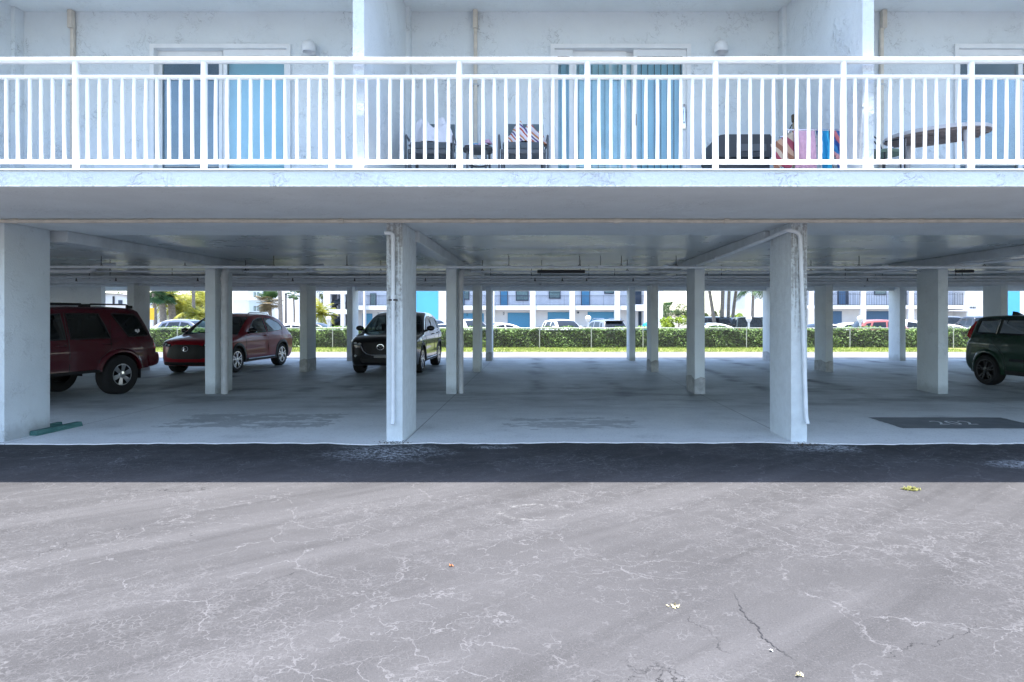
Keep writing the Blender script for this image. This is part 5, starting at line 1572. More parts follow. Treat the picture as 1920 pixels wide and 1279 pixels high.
# brown cloth slanting off the left end
m = MB(); V, F = [], []
for i in range(15):
    for j in range(13):
        u, v = i / 14, j / 12
        pxx = 1486 - 46 * u; zt_ = PZ(246, Y) - 0.15 * u ** 0.8
        V.append((PX(pxx, Y) + 0.03 * v * u, Y - 0.055 - 0.02 * u + 0.018 * math.sin(u * 9 + v * 3), zt_ + 0.004 - v * (0.30 + 0.04 * math.sin(u * 7))))
for i in range(14):
    for j in range(12):
        a = i * 13 + j; F.append((a, a + 13, a + 14, a + 1))
m.raw(V, F); ob = m.build('hanging_towel', M['towel_brown'], smooth=70); ob.modifiers.new('thick', 'SOLIDIFY').thickness = 0.006
tag(ob, 'brown and plum cloth sagging off the left end of the drying rack', 'towel', 'towels on the drying rack')
# torch pole against the wall
Yp = 7.45
o = thing('torch', 'bamboo torch with a dark brown woven top standing by the wall behind the towels', 'torch', (PX(1487, Yp), Yp, BZ))
H = PZ(215, Yp) - BZ
m = MB(); m.tube([(0, 0, 0), (0.01, 0, H - 0.06)], [0.012, 0.016], 10); m.build('pole', plain('bamboo', (0.35, 0.27, 0.16), 0.6, var=0.25, scale=20), o, smooth=50)
m = MB(); m.lathe([(0.012, H - 0.10), (0.026, H - 0.08), (0.030, H - 0.01), (0.022, H), (0.001, H)], 'z', (0.01, 0, 0), 14); m.build('woven_top', plain('woven cane', (0.10, 0.075, 0.05), 0.8, var=0.4, scale=40), o, smooth=40)
m = MB(); m.tube([(-0.02, -0.02, H - 0.12), (-0.05, -0.02, H - 0.18), (-0.04, -0.03, H - 0.25), (-0.06, -0.03, H - 0.30)], 0.006, 6); m.build('cord', M['black'], o)

# oval table and wire chair at the right
M['table_top'] = plain('grey plastic table', (0.60, 0.58, 0.60), 0.5, var=0.08)
M['table_under'] = plain('brown table underside', (0.30, 0.25, 0.24), 0.7, var=0.15)
tx, ty, tz = 4.43, 7.22, PZ(252, 7.22)
o = thing('oval_table', 'grey oval patio table seen from below, at the right end of the balcony', 'table', (tx, ty, BZ), R(-38))
H = tz - BZ
m = MB()
a_, b_ = 0.53, 0.36
ring = [(a_ * math.cos(2 * PI * i / 48), b_ * math.sin(2 * PI * i / 48)) for i in range(48)]
n = 48
m.raw([(x, y, H - 0.03) for x, y in ring] + [(x * 1.012, y * 1.012, H - 0.004) for x, y in ring] + [(x * 0.98, y * 0.98, H + 0.012) for x, y in ring],
      [tuple(range(2 * n, 3 * n))] + [(i, (i + 1) % n, n + (i + 1) % n, n + i) for i in range(n)] + [(n + i, n + (i + 1) % n, 2 * n + (i + 1) % n, 2 * n + i) for i in range(n)])
m.build('tabletop', M['table_top'], o, smooth=40)
m = MB(); m.face([(x * 0.985, y * 0.985, H - 0.027) for x, y in reversed(ring)])
for k in range(-4, 5):
    yy = k * 0.075; xx = a_ * math.sqrt(max(0, 1 - (yy / b_) ** 2)) * 0.93
    m.box(-xx, xx, yy - 0.006, yy + 0.006, H - 0.05, H - 0.028)
m.build('underside', M['table_under'], o)
for sx in (-1, 1):
    for sy in (-1, 1):
        m = MB(); m.tube([(sx * 0.30, sy * 0.18, H - 0.03), (sx * 0.33, sy * 0.2, 0)], [0.036, 0.026], 12); m.build('leg', M['table_top'], o, smooth=50)
Yc = 7.0
o = thing('wire_chair', 'dark wire chair with hooped back and green seat, left of the oval table', 'chair', (PX(1658, Yc), Yc, BZ), R(20))
sh = PZ(288, Yc) - BZ
m = MB(); m.lathe([(0.001, sh - 0.02), (0.17, sh - 0.02), (0.18, sh), (0.15, sh + 0.02), (0.001, sh + 0.03)], 'z', (0, 0, 0), 24); m.build('seat', plain('faded green pad', (0.16, 0.22, 0.17), 0.9), o, smooth=40)
m = MB()
for h, hw in ((0.24, 0.15), (0.19, 0.11), (0.09, 0.15)):
    m.tube([(hw * math.cos(a), 0.15 + 0.02 * math.sin(a), sh + h * math.sin(a)) for a in [PI * i / 14 for i in range(15)]], 0.008, 6)
m.build('back_hoops', M['iron'], o, smooth=60)
for a in (0.8, 2.4, 3.9, 5.5):
    m = MB(); m.tube([(0.15 * math.cos(a), 0.15 * math.sin(a), sh - 0.01), (0.17 * math.cos(a), 0.17 * math.sin(a), 0)], 0.009, 6); m.build('leg', M['iron'], o)
m = MB(); m.tube([(0.18, -0.1, 0), (0.18, -0.1, sh + 0.16), (0.17, 0.14, sh + 0.18)], 0.009, 6); m.build('armrest', M['iron'], o, smooth=50)

# ================================================================ litter on the drive
def gpos(px, py, z=0.0):
    Yg = CAMZ * FPX / (py - 592.0)
    return (PX(px, Yg), Yg, z)
M['weed'] = foliage('weed', (0.14, 0.16, 0.04), (0.34, 0.33, 0.12), 12, 0.3)
def tuft(label, px, py, n, r, h, mat, seed, cat='weed', name='weed_tuft'):
    rr = random.Random(seed); m = MB()
    for i in range(n):
        a = rr.uniform(0, 2 * PI); d = r * math.sqrt(rr.random()); x, y = d * math.cos(a) * 1.5, d * math.sin(a)
        hh = h * rr.uniform(0.4, 1); b = rr.uniform(0, 2 * PI); s = 0.008
        m.face([(x - s * math.sin(b), y + s * math.cos(b), 0.002), (x + s * math.sin(b), y - s * math.cos(b), 0.002), (x + rr.uniform(.01, .04) * math.cos(b), y + rr.uniform(.01, .04) * math.sin(b), hh)])
    o = m.build(name, mat, recalc=False); o.location = gpos(px, py)
    return tag(o, label, cat)
tuft('small yellow green weed growing from the sunlit drive near the shadow edge', 1709, 918, 130, 0.05, 0.022, M['weed'], 1)
M['blossom'] = plain('fallen blossom', (0.66, 0.58, 0.33), 0.8, var=0.2, scale=40)
M['leaf_orange'] = plain('orange leaf', (0.55, 0.20, 0.06), 0.7)
def petals(label, name, cat, px, py, n, r, s, mat, seed):
    rr = random.Random(seed); m = MB()
    for i in range(n):
        a = rr.uniform(0, 2 * PI); d = r * rr.random(); x, y = d * math.cos(a) * 1.4, d * math.sin(a); b = rr.uniform(0, 2 * PI); q = s * rr.uniform(.6, 1.2)
        cs, sn = math.cos(b) * q, math.sin(b) * q
        m.face([(x - cs, y - sn, 0.003), (x + sn * .6, y - cs * .6, 0.008), (x + cs, y + sn, 0.010 + rr.uniform(0, .01)), (x - sn * .6, y + cs * .6, 0.006)])
    o = m.build(name, mat, recalc=False); o.location = gpos(px, py)
    return tag(o, label, cat)
petals('cream fallen blossom crushed on the drive right of centre', 'fallen_blossom', 'blossom', 1262, 1138, 12, 0.022, 0.010, M['blossom'], 2)
petals('tan fallen blossom beside the dark crack at the bottom edge', 'fallen_blossom', 'blossom', 1497, 1268, 8, 0.013, 0.009, M['blossom'], 5)
petals('small orange leaf scrap on the drive left of centre', 'leaf_scrap', 'leaf', 843, 1063, 6, 0.016, 0.008, M['leaf_orange'], 3)
petals('white paper scrap beside the long dark crack', 'paper_scrap', 'paper', 1447, 1222, 2, 0.005, 0.011, M['white_plain'], 4)
# one long open crack
t_ = MB()
pts = [(1374, 1110), (1384, 1130), (1396, 1155), (1408, 1166), (1422, 1178), (1432, 1198), (1446, 1208), (1460, 1220), (1477, 1230), (1497, 1243)]
rr = random.Random(17)
P = []
for i in range(len(pts) - 1):
    for k in range(5):
        f = k / 5
        P.append(Vector(gpos(pts[i][0] + (pts[i + 1][0] - pts[i][0]) * f, pts[i][1] + (pts[i + 1][1] - pts[i][1]) * f, 0.004)) + Vector((rr.gauss(0, .004), rr.gauss(0, .004), 0)))
n = len(P) - 1
W_ = [(0.0006 + 0.0032 * math.sin(PI * min(1, i / n)) ** 1.3) * rr.uniform(.45, 1.3) for i in range(n + 1)]
for i in range(n):
    if rr.random() < 0.05: continue
    a, b = P[i], P[i + 1]; d = (b - a).normalized(); nn = Vector((-d.y, d.x, 0))
    t_.face([a - nn * W_[i], b - nn * W_[i + 1], b + nn * W_[i + 1], a + nn * W_[i]])
tag(t_.build('pavement_crack', M['iron']), kind='structure')
# dirt and dead leaves at the column feet
M['debris'] = plain('dead leaves', (0.10, 0.075, 0.05), 0.95, var=0.5, scale=30)
def debris(px, py, label, seed, n=120):
    rr = random.Random(seed); m = MB()
    for i in range(n):
        x, y = rr.gauss(0, 0.10), rr.gauss(0, 0.05); b = rr.uniform(0, 2 * PI); q = rr.uniform(0.005, 0.02); z = 0.016 + rr.uniform(0, .02)
        cs, sn = math.cos(b) * q, math.sin(b) * q
        m.face([(x - cs, y - sn, z), (x + sn * .4, y - cs * .4, z + .004), (x + cs, y + sn, z + rr.uniform(0, .01)), (x - sn * .4, y + cs * .4, z)])
    o = m.build('leaf_litter', M['debris'], recalc=False); o.location = gpos(px, py)
    tag(o, label, 'leaf litter', kind='stuff')
debris(738, 834, 'brown leaf litter at the foot of the front column before the black SUV', 6)
debris(1508, 838, 'dark leaf litter at the foot of the right front column', 7)
tuft('thin weeds along the foot of the far left column', 18, 823, 90, 0.10, 0.04, M['weed'], 8)
# ================================================================ beyond the car park
def leaf_quads(m, rr, p, s, flat=0.35):
    a = rr.uniform(0, 2 * PI); t = rr.uniform(-1.2, 1.2)
    u = Vector((math.cos(a), math.sin(a), t * flat)).normalized()
    v = Vector((-math.sin(a) * 0.6, math.cos(a) * 0.6, rr.uniform(-.8, .8))).normalized()
    L, W_ = s * rr.uniform(.7, 1.3), s * 0.45
    p = Vector(p)
    m.face([p - u * L, p - v * W_, p + u * L, p + v * W_])

# ---- hedge
HY0, HY1, HH = 31.05, 32.0, PZ(615.5, 31.05)
rr = random.Random(21)
o = thing('hedge', 'long clipped green hedge behind the wire fence across the back of the car park', 'hedge', (0, 31.5, 0.0))
m = MB()
N = 24
for i in range(30000):
    x = rr.uniform(-21, 21)
    top = HH + 0.05 * math.sin(x * 1.7) + 0.03 * math.sin(x * 5.1 + 1) - 0.03
    if rr.random() < 0.72:
        z = rr.uniform(0.02, top); y = -0.42 + rr.gauss(0, 0.07) + 0.06 * math.sin(x * 3.3 + z * 5)
    else:
        z = top + rr.gauss(0, 0.03); y = rr.uniform(-0.45, 0.45)
    leaf_quads(m, rr, (x, y, z), rr.uniform(0.035, 0.085), 0.8)
m.build('foliage', M['hedge'], o, recalc=False)
m = MB(); m.box(-21, 21, -0.36, 0.36, 0.0, HH - 0.1); m.build('twigs', M['hedge_core'], o)
# ---- wire fence
FY = 30.85
M['galv'] = plain('galvanised steel', (0.50, 0.52, 0.53), 0.45, metal=0.6, var=0.1)
M['galv_wire'] = plain('galvanised wire', (0.40, 0.42, 0.42), 0.5, var=0.1)
o = thing('wire_fence', 'low chain link fence with thin grey posts in front of the hedge', 'fence', (0, FY, 0))
zt = PZ(615, FY)
m = MB(); m.tube([(-21, 0, zt), (21, 0, zt)], 0.017, 6); m.build('top_rail', M['galv'], o)
for k in range(-8, 9):
    x = PX(1011.7 + 97 * k, FY)
    m = MB(); m.tube([(x, 0, 0.01), (x, 0, zt + 0.02)], 0.022, 8); m.lathe([(0.026, 0), (0.02, 0.02), (0.001, 0.03)], 'z', (x, 0, zt + 0.018), 8); m.build('post', M['galv'], o)
m = MB(); h = zt - 0.03; w = 0.0016
x = -21.0
while x < 21:
    for s in (-1, 1):
        a = (x, 0.0 + s * .001, 0.03); b = (x + s * h, 0.0 + s * .001, 0.03 + h)
        m.face([(a[0] - w, a[1], a[2]), (a[0] + w, a[1], a[2]), (b[0] + w, b[1], b[2]), (b[0] - w, b[1], b[2])])
    x += 0.085
m.build('wire_mesh', M['galv_wire'], o, recalc=False)

# ---- globe lamps in the lot
M['globe'] = plain('white globe', (0.85, 0.85, 0.84), 0.3, var=0.02)
def globe_lamp(px, py, d, Y, label):
    x, z = PX(px, Y), PZ(py, Y)
    o = thing('globe_lamp', label, 'lamp post', (x, Y, -0.36), group='globe lamps in the lot')
    H = z + 0.36; r = d / 2 * Y / FPX
    m = MB(); m.lathe([(r * math.sin(R(a)), H - r * math.cos(R(a))) for a in range(8, 181, 12)] + [(0.001, H + r)], 'z', (0, 0, 0), 20); m.build('globe', M['globe'], o, smooth=60)
    m = MB(); m.tube([(0, 0, 0), (0, 0, H - r * 0.9)], 0.055, 10); m.lathe([(0.075, H - r * 1.2), (0.11, H - r * .95), (0.10, H - r * 0.85), (0.01, H - r * .85)], 'z', (0, 0, 0), 12); m.build('post', M['white_plain'], o, smooth=40)
globe_lamp(616, 598, 10, 36, 'white globe lamp post in front of the stair tower')
globe_lamp(1103, 597, 11, 36, 'white globe lamp post beside the grey SUV with a roof rack')
globe_lamp(1404, 597.5, 11, 36, 'white globe lamp post beside the coconut palms')
globe_lamp(1613, 598, 11.5, 36, 'white globe lamp post at the left end of the red SUV')

# ---- apartment building across the lot
M['bwall'] = plain('white rendered wall', (0.78, 0.77, 0.76), 0.9, var=0.04, scale=0.6)
M['bshade'] = plain('pale lavender wall', (0.72, 0.73, 0.78), 0.9, var=0.04, scale=0.6)
M['garage_blue'] = plain('blue garage door', (0.085, 0.30, 0.48), 0.6, var=0.05)
M['garage_slate'] = plain('slate blue garage door', (0.07, 0.15, 0.26), 0.6, var=0.05)
M['accent_blue'] = plain('bright blue wall', (0.10, 0.42, 0.70), 0.8, var=0.05, scale=0.5)
M['door_blue'] = plain('blue door', (0.07, 0.25, 0.42), 0.5, var=0.05)
M['dframe'] = plain('navy frame', (0.03, 0.05, 0.08), 0.5)
M['pane'] = plain('green grey pane', (0.16, 0.24, 0.24), 0.1, var=0.2)
M['railing'] = plain('dark railing', (0.06, 0.065, 0.08), 0.5)
GZ = -0.36
def building(name, label, Yp, depth):
    o = thing(name, label, 'building', (0, Yp, GZ))
    def box(nm, mat, px0, px1, py0, py1, dy0, dy1, parent=o, bev=0, ref=None):
        """py0 top, py1 bottom (None = ground); at depth Yp + dy0"""
        Y = Yp + dy0 if ref is None else ref
        m = MB()
        z1 = PZ(py0, Y) - GZ if py0 < 999 else py0 - 1000
        z0 = 0.0 if py1 is None else PZ(py1, Y) - GZ
        m.box(PX(px0, Y), PX(px1, Y), dy0, dy1, z0, z1, bev=bev)
        return m.build(nm, mat, parent)
    return o, box
def bars(o, Yp, dy, px0, px1, py0, py1, step=0.13, w=0.009):
    Y = Yp + dy; m = MB(); z1, z0 = PZ(py0, Y) - GZ, PZ(py1, Y) - GZ
    x, xe = PX(px0, Y), PX(px1, Y)
    m.box(x, xe, dy - .02, dy + .02, z1 - 0.04, z1); m.box(x, xe, dy - .015, dy + .015, z0 + 0.06, z0 + 0.09); k = 0
    m.box(x, xe, dy - .015, dy + .015, z1 - 0.2, z1 - 0.17)
    while x < xe:
        ww = w * (2.2 if k % 12 == 0 else 1)
        m.box(x - ww, x + ww, dy - .01, dy + .01, z0, z1 - .04); x += step; k += 1
    return m.build('railing', M['railing'], o)
def number(o, s, px, py, Y, dy, size=0.42):
    t_ = text_mesh(s, size, M['dframe'], 'door_number', o, depth=0.01)
    t_.rotation_euler = (PI / 2, 0, 0); t_.location = (PX(px, Y), dy - 0.02, PZ(py, Y) - GZ)
    return t_
YA = 70.7
A, bx = building('apartment_building', 'white two storey apartment building with pale blue garage doors beyond the hedge', YA, 12)
TOP = 480
bx('wall', M['bshade'], 655, 1208, TOP, 577, 1.8, 9)
bx('wall', M['bwall'], 655, 1208, 578.5, None, 1.78, 9)
bx('balcony_slab', M['bwall'], 655, 1208, 573, 581, 0, 1.77)
bx('roof', M['bwall'], 605, 1250, TOP - 6, TOP + 3, -0.5, 9.5)
bx('end_wall', M['bwall'], 1208, 1243, TOP + 3.2, None, -0.3, 9)
bx('accent_wall', M['accent_blue'], 779, 821, TOP + 3.2, None, -0.6, 3)
bx('white_pier', M['bwall'], 821.3, 842, TOP + 3.2, None, -0.5, 3)
for px in (994, 1068, 1152.5, 917):
    bx('pillar', M['bwall'], px, px + 10, TOP + 3.2, None, -0.16, 0.3)
for px0, px1, py in ((952, 993, 586.5), (1027, 1070, 585.5), (1102, 1151, 585), (866, 907, 587.5), (680, 698, 588), (730, 760, 588)):
    fr = bx('garage_door', M['garage_blue'], px0, px1, py, None, 1.70, 1.76)
for px0, px1, py0, py1, mat in ((939, 951, 540, 574, 'door_blue'), (1091, 1105, 540, 573, 'door_blue'), (695, 704, 550, 579, 'pane'), (862, 870, 542, 574, 'door_blue')):
    d = bx('door', M['dframe'], px0 - 1.2, px1 + 1.2, py0, py1, 1.66, 1.79)
    bx('door_leaf', M[mat], px0, px1, py0 + 1, py1 - 0.6, 1.62, 1.655, d)
for px0, px1, py0, py1 in ((1029, 1051, 538, 560), (1133, 1152, 528, 551), (967, 991, 545, 564), (869, 880, 540, 562)):
    w_ = bx('window', M['dframe'], px0, px1, py0, py1, 1.66, 1.79)
    bx('pane', M['pane'], px0 + 1.6, px1 - 1.6, py0 + 1.4, py1 - 2, 1.62, 1.655, w_)
    bx('mullion', M['dframe'], px0 + 1.6, px1 - 1.6, (py0 + py1) / 2 - .3, (py0 + py1) / 2 + .5, 1.58, 1.615, w_)
for a, b in ((844, 916.5), (927.5, 993.5), (1004.5, 1067.5), (1078.5, 1152), (1163, 1207), (684, 778)):
    bars(A, YA, 0.1, a, b, 553.5, 573)
number(A, '2', 944.5, 588.5, YA + 1.7, 1.7); number(A, '1', 1002, 588, YA + 1.7, 1.7); number(A, '2', 876, 590, YA + 1.7, 1.7)
number(A, '3', 709, 589, YA + 1.7, 1.7)
for px, py in ((1084, 586), (1163, 599)):
    bx('meter_box', M['dframe'], px - 1.6, px + 1.6, py - 1.6, py + 1.6, 1.68, 1.77)
# stair hall at its right end, its unlit openings painted as flat dark panels
bx('stair_opening_shade', M['dframe'], 1180, 1207, 545, 571, 1.70, 1.79)
bx('stair_spandrel', M['bshade'], 1185, 1207.5, 571, 583, -0.1, 0.5)
bx('stair_recess_shade', M['dframe'], 1197, 1207, 584, None, 1.70, 1.775)
# stair tower at its left end
bx('tower_back', M['bshade'], 606, 656, TOP, None, 5.0, 8.8)
bx('tower_side', M['bshade'], 606, 608, TOP + 3.2, None, 0.3, 4.9)
bx('tower_landing', M['railing'], 619, 657, 579, 584, 0.3, 4.9)
for pya, pyb in ((552, 578), (590, 616)):
    bx('stair_shade_panel', M['dframe'], 646, 657, pya, pyb, 3.0, 3.1)  # dark panels standing in for the shade inside the tower
    bx('stair_shade_panel', M['railing'], 619, 630 if pya < 580 else 638, (pya + pyb) / 2, pyb, 2.9, 3.0)
for px0, px1 in ((608, 618.5), (638.5, 645.5), (657.5, 664), (681, 684)):
    bx('tower_post', M['bwall'], px0, px1, TOP + 3.2, None, -0.4, 0.2)
for py0, py1 in ((TOP + 4, 551.5), (580, 589)):
    bx('tower_band', M['bwall'], 618.6, 638.4, py0, py1, -0.38, 0.18)
    bx('tower_band', M['bwall'], 645.6, 657.4, py0, py1, -0.38, 0.18)
for (p0, p1, pya, pyb) in ((619, 657, 612, 590), (619, 657, 578, 555)):
    m = MB(); Y = YA + 2
    za, zb3 = PZ(pya, Y) - GZ, PZ(pyb, Y) - GZ; xa_, xb3 = PX(p0, Y), PX(p1, Y)
    for k in range(9):
        f0, f1 = k / 9, (k + 1) / 9
        m.box(xa_ + (xb3 - xa_) * f0, xa_ + (xb3 - xa_) * f1, 1.4, 2.6, za + (zb3 - za) * f0, za + (zb3 - za) * f0 + 0.45)
    m.build('stair_flight', M['dframe'], A)  # flights thickened and darkened so the openings look shaded
bars(A, YA, 0.0, 619, 638, 566, 580); bars(A, YA, 0.0, 646, 657, 566, 580)
bx('wall_sign', M['dframe'], 900 - 13, 900 - 7, 549, 561, -0.3, -0.1)

# ---- building at the right
YR = 66.0
B_, bx2 = building('apartment_building', 'white apartment building with slate blue garage doors and dense dark balcony bars, at the right', YR, 12)
bx2('wall', M['bshade'], 1415, 1812, TOP, 577, 1.8, 9)
bx2('wall', M['bwall'], 1415, 1812, 578.4, None, 1.78, 9)
bx2('balcony_slab', M['bwall'], 1455, 1812, 572.5, 579, 0, 1.77)
bx2('end_wall', M['bwall'], 1398, 1455, TOP + 3.2, None, -0.2, 9)
bx2('roof', M['bwall'], 1390, 1960, TOP - 6, TOP + 3, -0.5, 9.5)
bx2('stair_wall', M['bwall'], 1812.3, 1880, TOP + 3.2, None, -0.4, 8)
bx2('accent_wall', M['accent_blue'], 1880.3, 1912, TOP + 3.2, None, -0.6, 8)
bx2('white_pier', M['bwall'], 1912.3, 1950, TOP + 3.2, None, -0.5, 8)
for px in (1517, 1615, 1705):
    bx2('pillar', M['bwall'], px, px + 9, TOP + 3.2, None, -0.16, 0.3)
for px0, px1, py in ((1625, 1668, 583.5), (1560, 1578.5, 583.5), (1470, 1500, 584), (1730, 1765, 584)):
    bx2('garage_door', M['garage_slate'], px0, px1, py, None, 1.70, 1.76)
for px0, px1, py0, py1 in ((1572, 1590, 540, 571), (1800, 1811, 540, 571), (1690, 1700, 540, 571)):
    d = bx2('door', M['dframe'], px0 - 1, px1 + 1, py0, py1, 1.66, 1.79)
    bx2('door_leaf', M['garage_slate'], px0 + 1, px1 - 5, py0, py1 - 0.6, 1.62, 1.655, d)
for px0, px1, py0, py1 in ((1640, 1662, 540, 553),):
    w_ = bx2('window', M['dframe'], px0, px1, py0, py1, 1.66, 1.79); bx2('pane', M['pane'], px0 + 1.2, px1 - 1.2, py0 + 1, py1 - 1.4, 1.62, 1.655, w_)
for a, b in ((1456, 1516.5), (1526.5, 1614.5), (1624.5, 1704.5), (1714.5, 1812)):
    bars(B_, YR, 0.1, a, b, 549, 572.5, step=0.17, w=0.014)
m = MB(); Yq = YR - 0.42
for k in range(4):
    xx = PX(1818 + k * 3.1, Yq); zz = PZ(578.5, Yq) - GZ
    m.box(xx, xx + 0.11, -0.43, -0.401, zz, zz + 0.20)
m.build('house_number', M['dframe'], B_)
bx2('canopy', M['bwall'], 1790, 1822, 581, 583.5, -0.9, 1.7)
bx2('wall_vent', M['railing'], 1704 - 3, 1704 + 3, 584, 590, 1.68, 1.775)

# ---- far condominium and houses at the left
M['condo_grey'] = plain('pale sage wall', (0.52, 0.58, 0.58), 0.9, var=0.04, scale=0.3)
C_, bx3 = building('condominium', 'tall pale condominium with a sage grey bay and paired windows, far left', 120.0, 20)
bx3('wall', M['bwall'], 436, 465, 420, None, 0, 14)
bx3('bay', M['condo_grey'], 465.2, 492, 420, None, -1.5, 14)
bx3('wall', M['bwall'], 492.2, 560, 420, None, 0.5, 14)
for py in (561, 562.5):
    pass
bx3('string_course', M['bshade'], 436, 465, 560, 563, -0.25, -0.01)
bx3('string_course', M['bwall'], 465, 492, 560.5, 563, -1.75, -1.51)
for py in (548, 574, 523):
    for px in (475.5, 482):
        w_ = bx3('window', M['dframe'], px, px + 4.2, py, py + 8.5, -1.56, -1.505); bx3('pane', M['pane'], px + 0.6, px + 3.6, py + 0.7, py + 7.6, -1.60, -1.565, w_)
D_, bx4 = building('condominium', 'long pale condominium with a terracotta base behind the tall trunk, far left', 140.0, 20)
bx4('wall', M['bwall'], 528, 600, 430, 594, 0, 16)
bx4('string_course', M['bshade'], 528, 600, 562, 565, -0.25, -0.01)
bx4('base', plain('terracotta base', (0.42, 0.24, 0.18), 0.9), 512, 600, 594.2, None, 0, 16)
H_ = thing('house', 'small white house with a sloping dark roof line behind the dark red boxy SUV', 'house', (PX(215, 60), 60, GZ))
m = MB(); hw = 3.6; zt = PZ(575, 60) - GZ
m.box(-hw, hw, 0, 7, 0, PZ(572, 60) - GZ)
m.build('wall', M['bwall'], H_)
m = MB()
m.prism([(-hw - .4, PZ(570, 60) - GZ), (-hw - 0.4, PZ(549, 60) - GZ), (hw * .1, PZ(552, 60) - GZ), (hw + .4, PZ(563, 60) - GZ), (hw + .4, PZ(571, 60) - GZ)], 'y', -0.3, 7.3)
m.build('gable', M['bwall'], H_)
m = MB(); m.prism([(-hw - .5, PZ(546.5, 60) - GZ), (hw * .1, PZ(550.5, 60) - GZ), (hw + .6, PZ(561.5, 60) - GZ), (hw + .6, PZ(563, 60) - GZ), (hw * .1, PZ(552, 60) - GZ), (-hw - .5, PZ(548, 60) - GZ)], 'y', -0.6, 7.6)
m.build('roof', plain('slate roof', (0.18, 0.17, 0.17), 0.8), H_)
m = MB(); xw = PX(230, 60) - PX(215, 60); m.box(xw - 0.18, xw + 0.18, -0.36, -0.31, PZ(571, 60) - GZ, PZ(563, 60) - GZ); w_ = m.build('window', M['dframe'], H_)
m = MB(); xw = PX(203, 60) - PX(215, 60); m.prism([(xw - .1, PZ(570, 60) - GZ), (xw + .02, PZ(550, 60) - GZ), (xw + .14, PZ(550, 60) - GZ), (xw + .06, PZ(570, 60) - GZ)], 'y', -0.7, -0.62); m.build('downpipe', M['iron'], H_)
m = MB(); xw = PX(218, 60) - PX(215, 60); m.box(xw - .06, xw + .06, -0.45, -0.33, PZ(571, 60) - GZ, PZ(556, 60) - GZ); m.build('vent_pipe', M['iron'], H_)

# ---- palms and trees
def frond(m, rr, base, az, el, L, leaf, wid, droop, mi=0, n=12, lean=0.5):
    base = Vector(base); d = Vector((math.cos(az) * math.cos(el), math.sin(az) * math.cos(el), math.sin(el)))
    pts = [base.copy()]; p = base.copy()
    for i in range(n):
        p = p + d * (L / n); d = (d + Vector((0, 0, -droop / n))).normalized(); pts.append(p.copy())
    m.tube(pts, [0.03 - 0.026 * i / n for i in range(n + 1)], 4, mi, cap=False)
    sidev = Vector((-math.sin(az), math.cos(az), 0))
    for i in range(2, n + 1):
        u = i / n; ll = leaf * (0.35 + 1.0 * math.sin(PI * min(1, u * .95 + .05))) * rr.uniform(.85, 1.1)
        dd = (pts[i] - pts[i - 1]).normalized()
        for sub in range(2):
            q = pts[i - 1] + (pts[i] - pts[i - 1]) * (sub * 0.5)
            for s in (-1, 1):
                e = (sidev * s + dd * lean + Vector((0, 0, rr.uniform(-.75, -.1)))).normalized()
                m.face([q - dd * wid * .5, q + dd * wid * .5, q + e * ll], mi)


def fan(m, rr, base, az, el, L, rad, mi=0, k=13):
    base = Vector(base); d = Vector((math.cos(az) * math.cos(el), math.sin(az) * math.cos(el), math.sin(el)))
    tip = base + d * L; m.tube([base, tip], [0.02, 0.012], 4, mi, cap=False)
    s = d.cross(Vector((0, 0, 1)));  s = s.normalized() if s.length > 1e-3 else Vector((1, 0, 0))
    for i in range(k):
        a = (i / (k - 1) - .5) * 3.6
        e = (d * math.cos(a) + s * math.sin(a)).normalized(); e2 = (e + Vector((0, 0, -0.35))).normalized()
        w = s * math.cos(a) - d * math.sin(a); w *= 0.05
        mid = tip + e * rad * .6
        m.face([tip, mid - w, mid + e2 * rad * .45, mid + w], mi)


def palm(name, label, px, Y, py_crown, kind, seed, r0=0.16, lean_px=0, mats=('palm',), size=1.0, z0=GZ, group=None, n=None, skirt=False):
    rr = random.Random(seed)
    x, zc = PX(px, Y), PZ(py_crown, Y)
    o = thing(name, label, 'palm', (x, Y, z0), group=group)
    H = zc - z0; dx = lean_px * Y / FPX
    tr = [(dx * (i / 8) ** 1.4, 0.15 * math.sin(i * .5), H * i / 8) for i in range(9)]
    m = MB(); m.tube(tr, [r0 * (1.25 - 0.35 * i / 8) for i in range(9)], 10); m.build('trunk', M['trunk'], o, smooth=60)
    top = Vector(tr[-1])
    m = MB()
    if kind == 'fan':
        for i in range(n or 46):
            el = rr.uniform(-0.9, 1.35); az = rr.uniform(0, 2 * PI)
            fan(m, rr, top, az, el, size * rr.uniform(.55, .95), size * rr.uniform(.45, .65), 0 if (el > 0.55 or not skirt) else 1)
    else:
        for i in range(n or 20):
            el = rr.uniform(-0.25, 1.3); az = 2 * PI * i / (n or 20) + rr.uniform(-.3, .3)
            frond(m, rr, top, az, el, size * rr.uniform(1.6, 2.4), size * 0.55, 0.075, rr.uniform(1.2, 2.2))
    m.build('crown', [M[q] for q in mats], o, recalc=False)
    return o


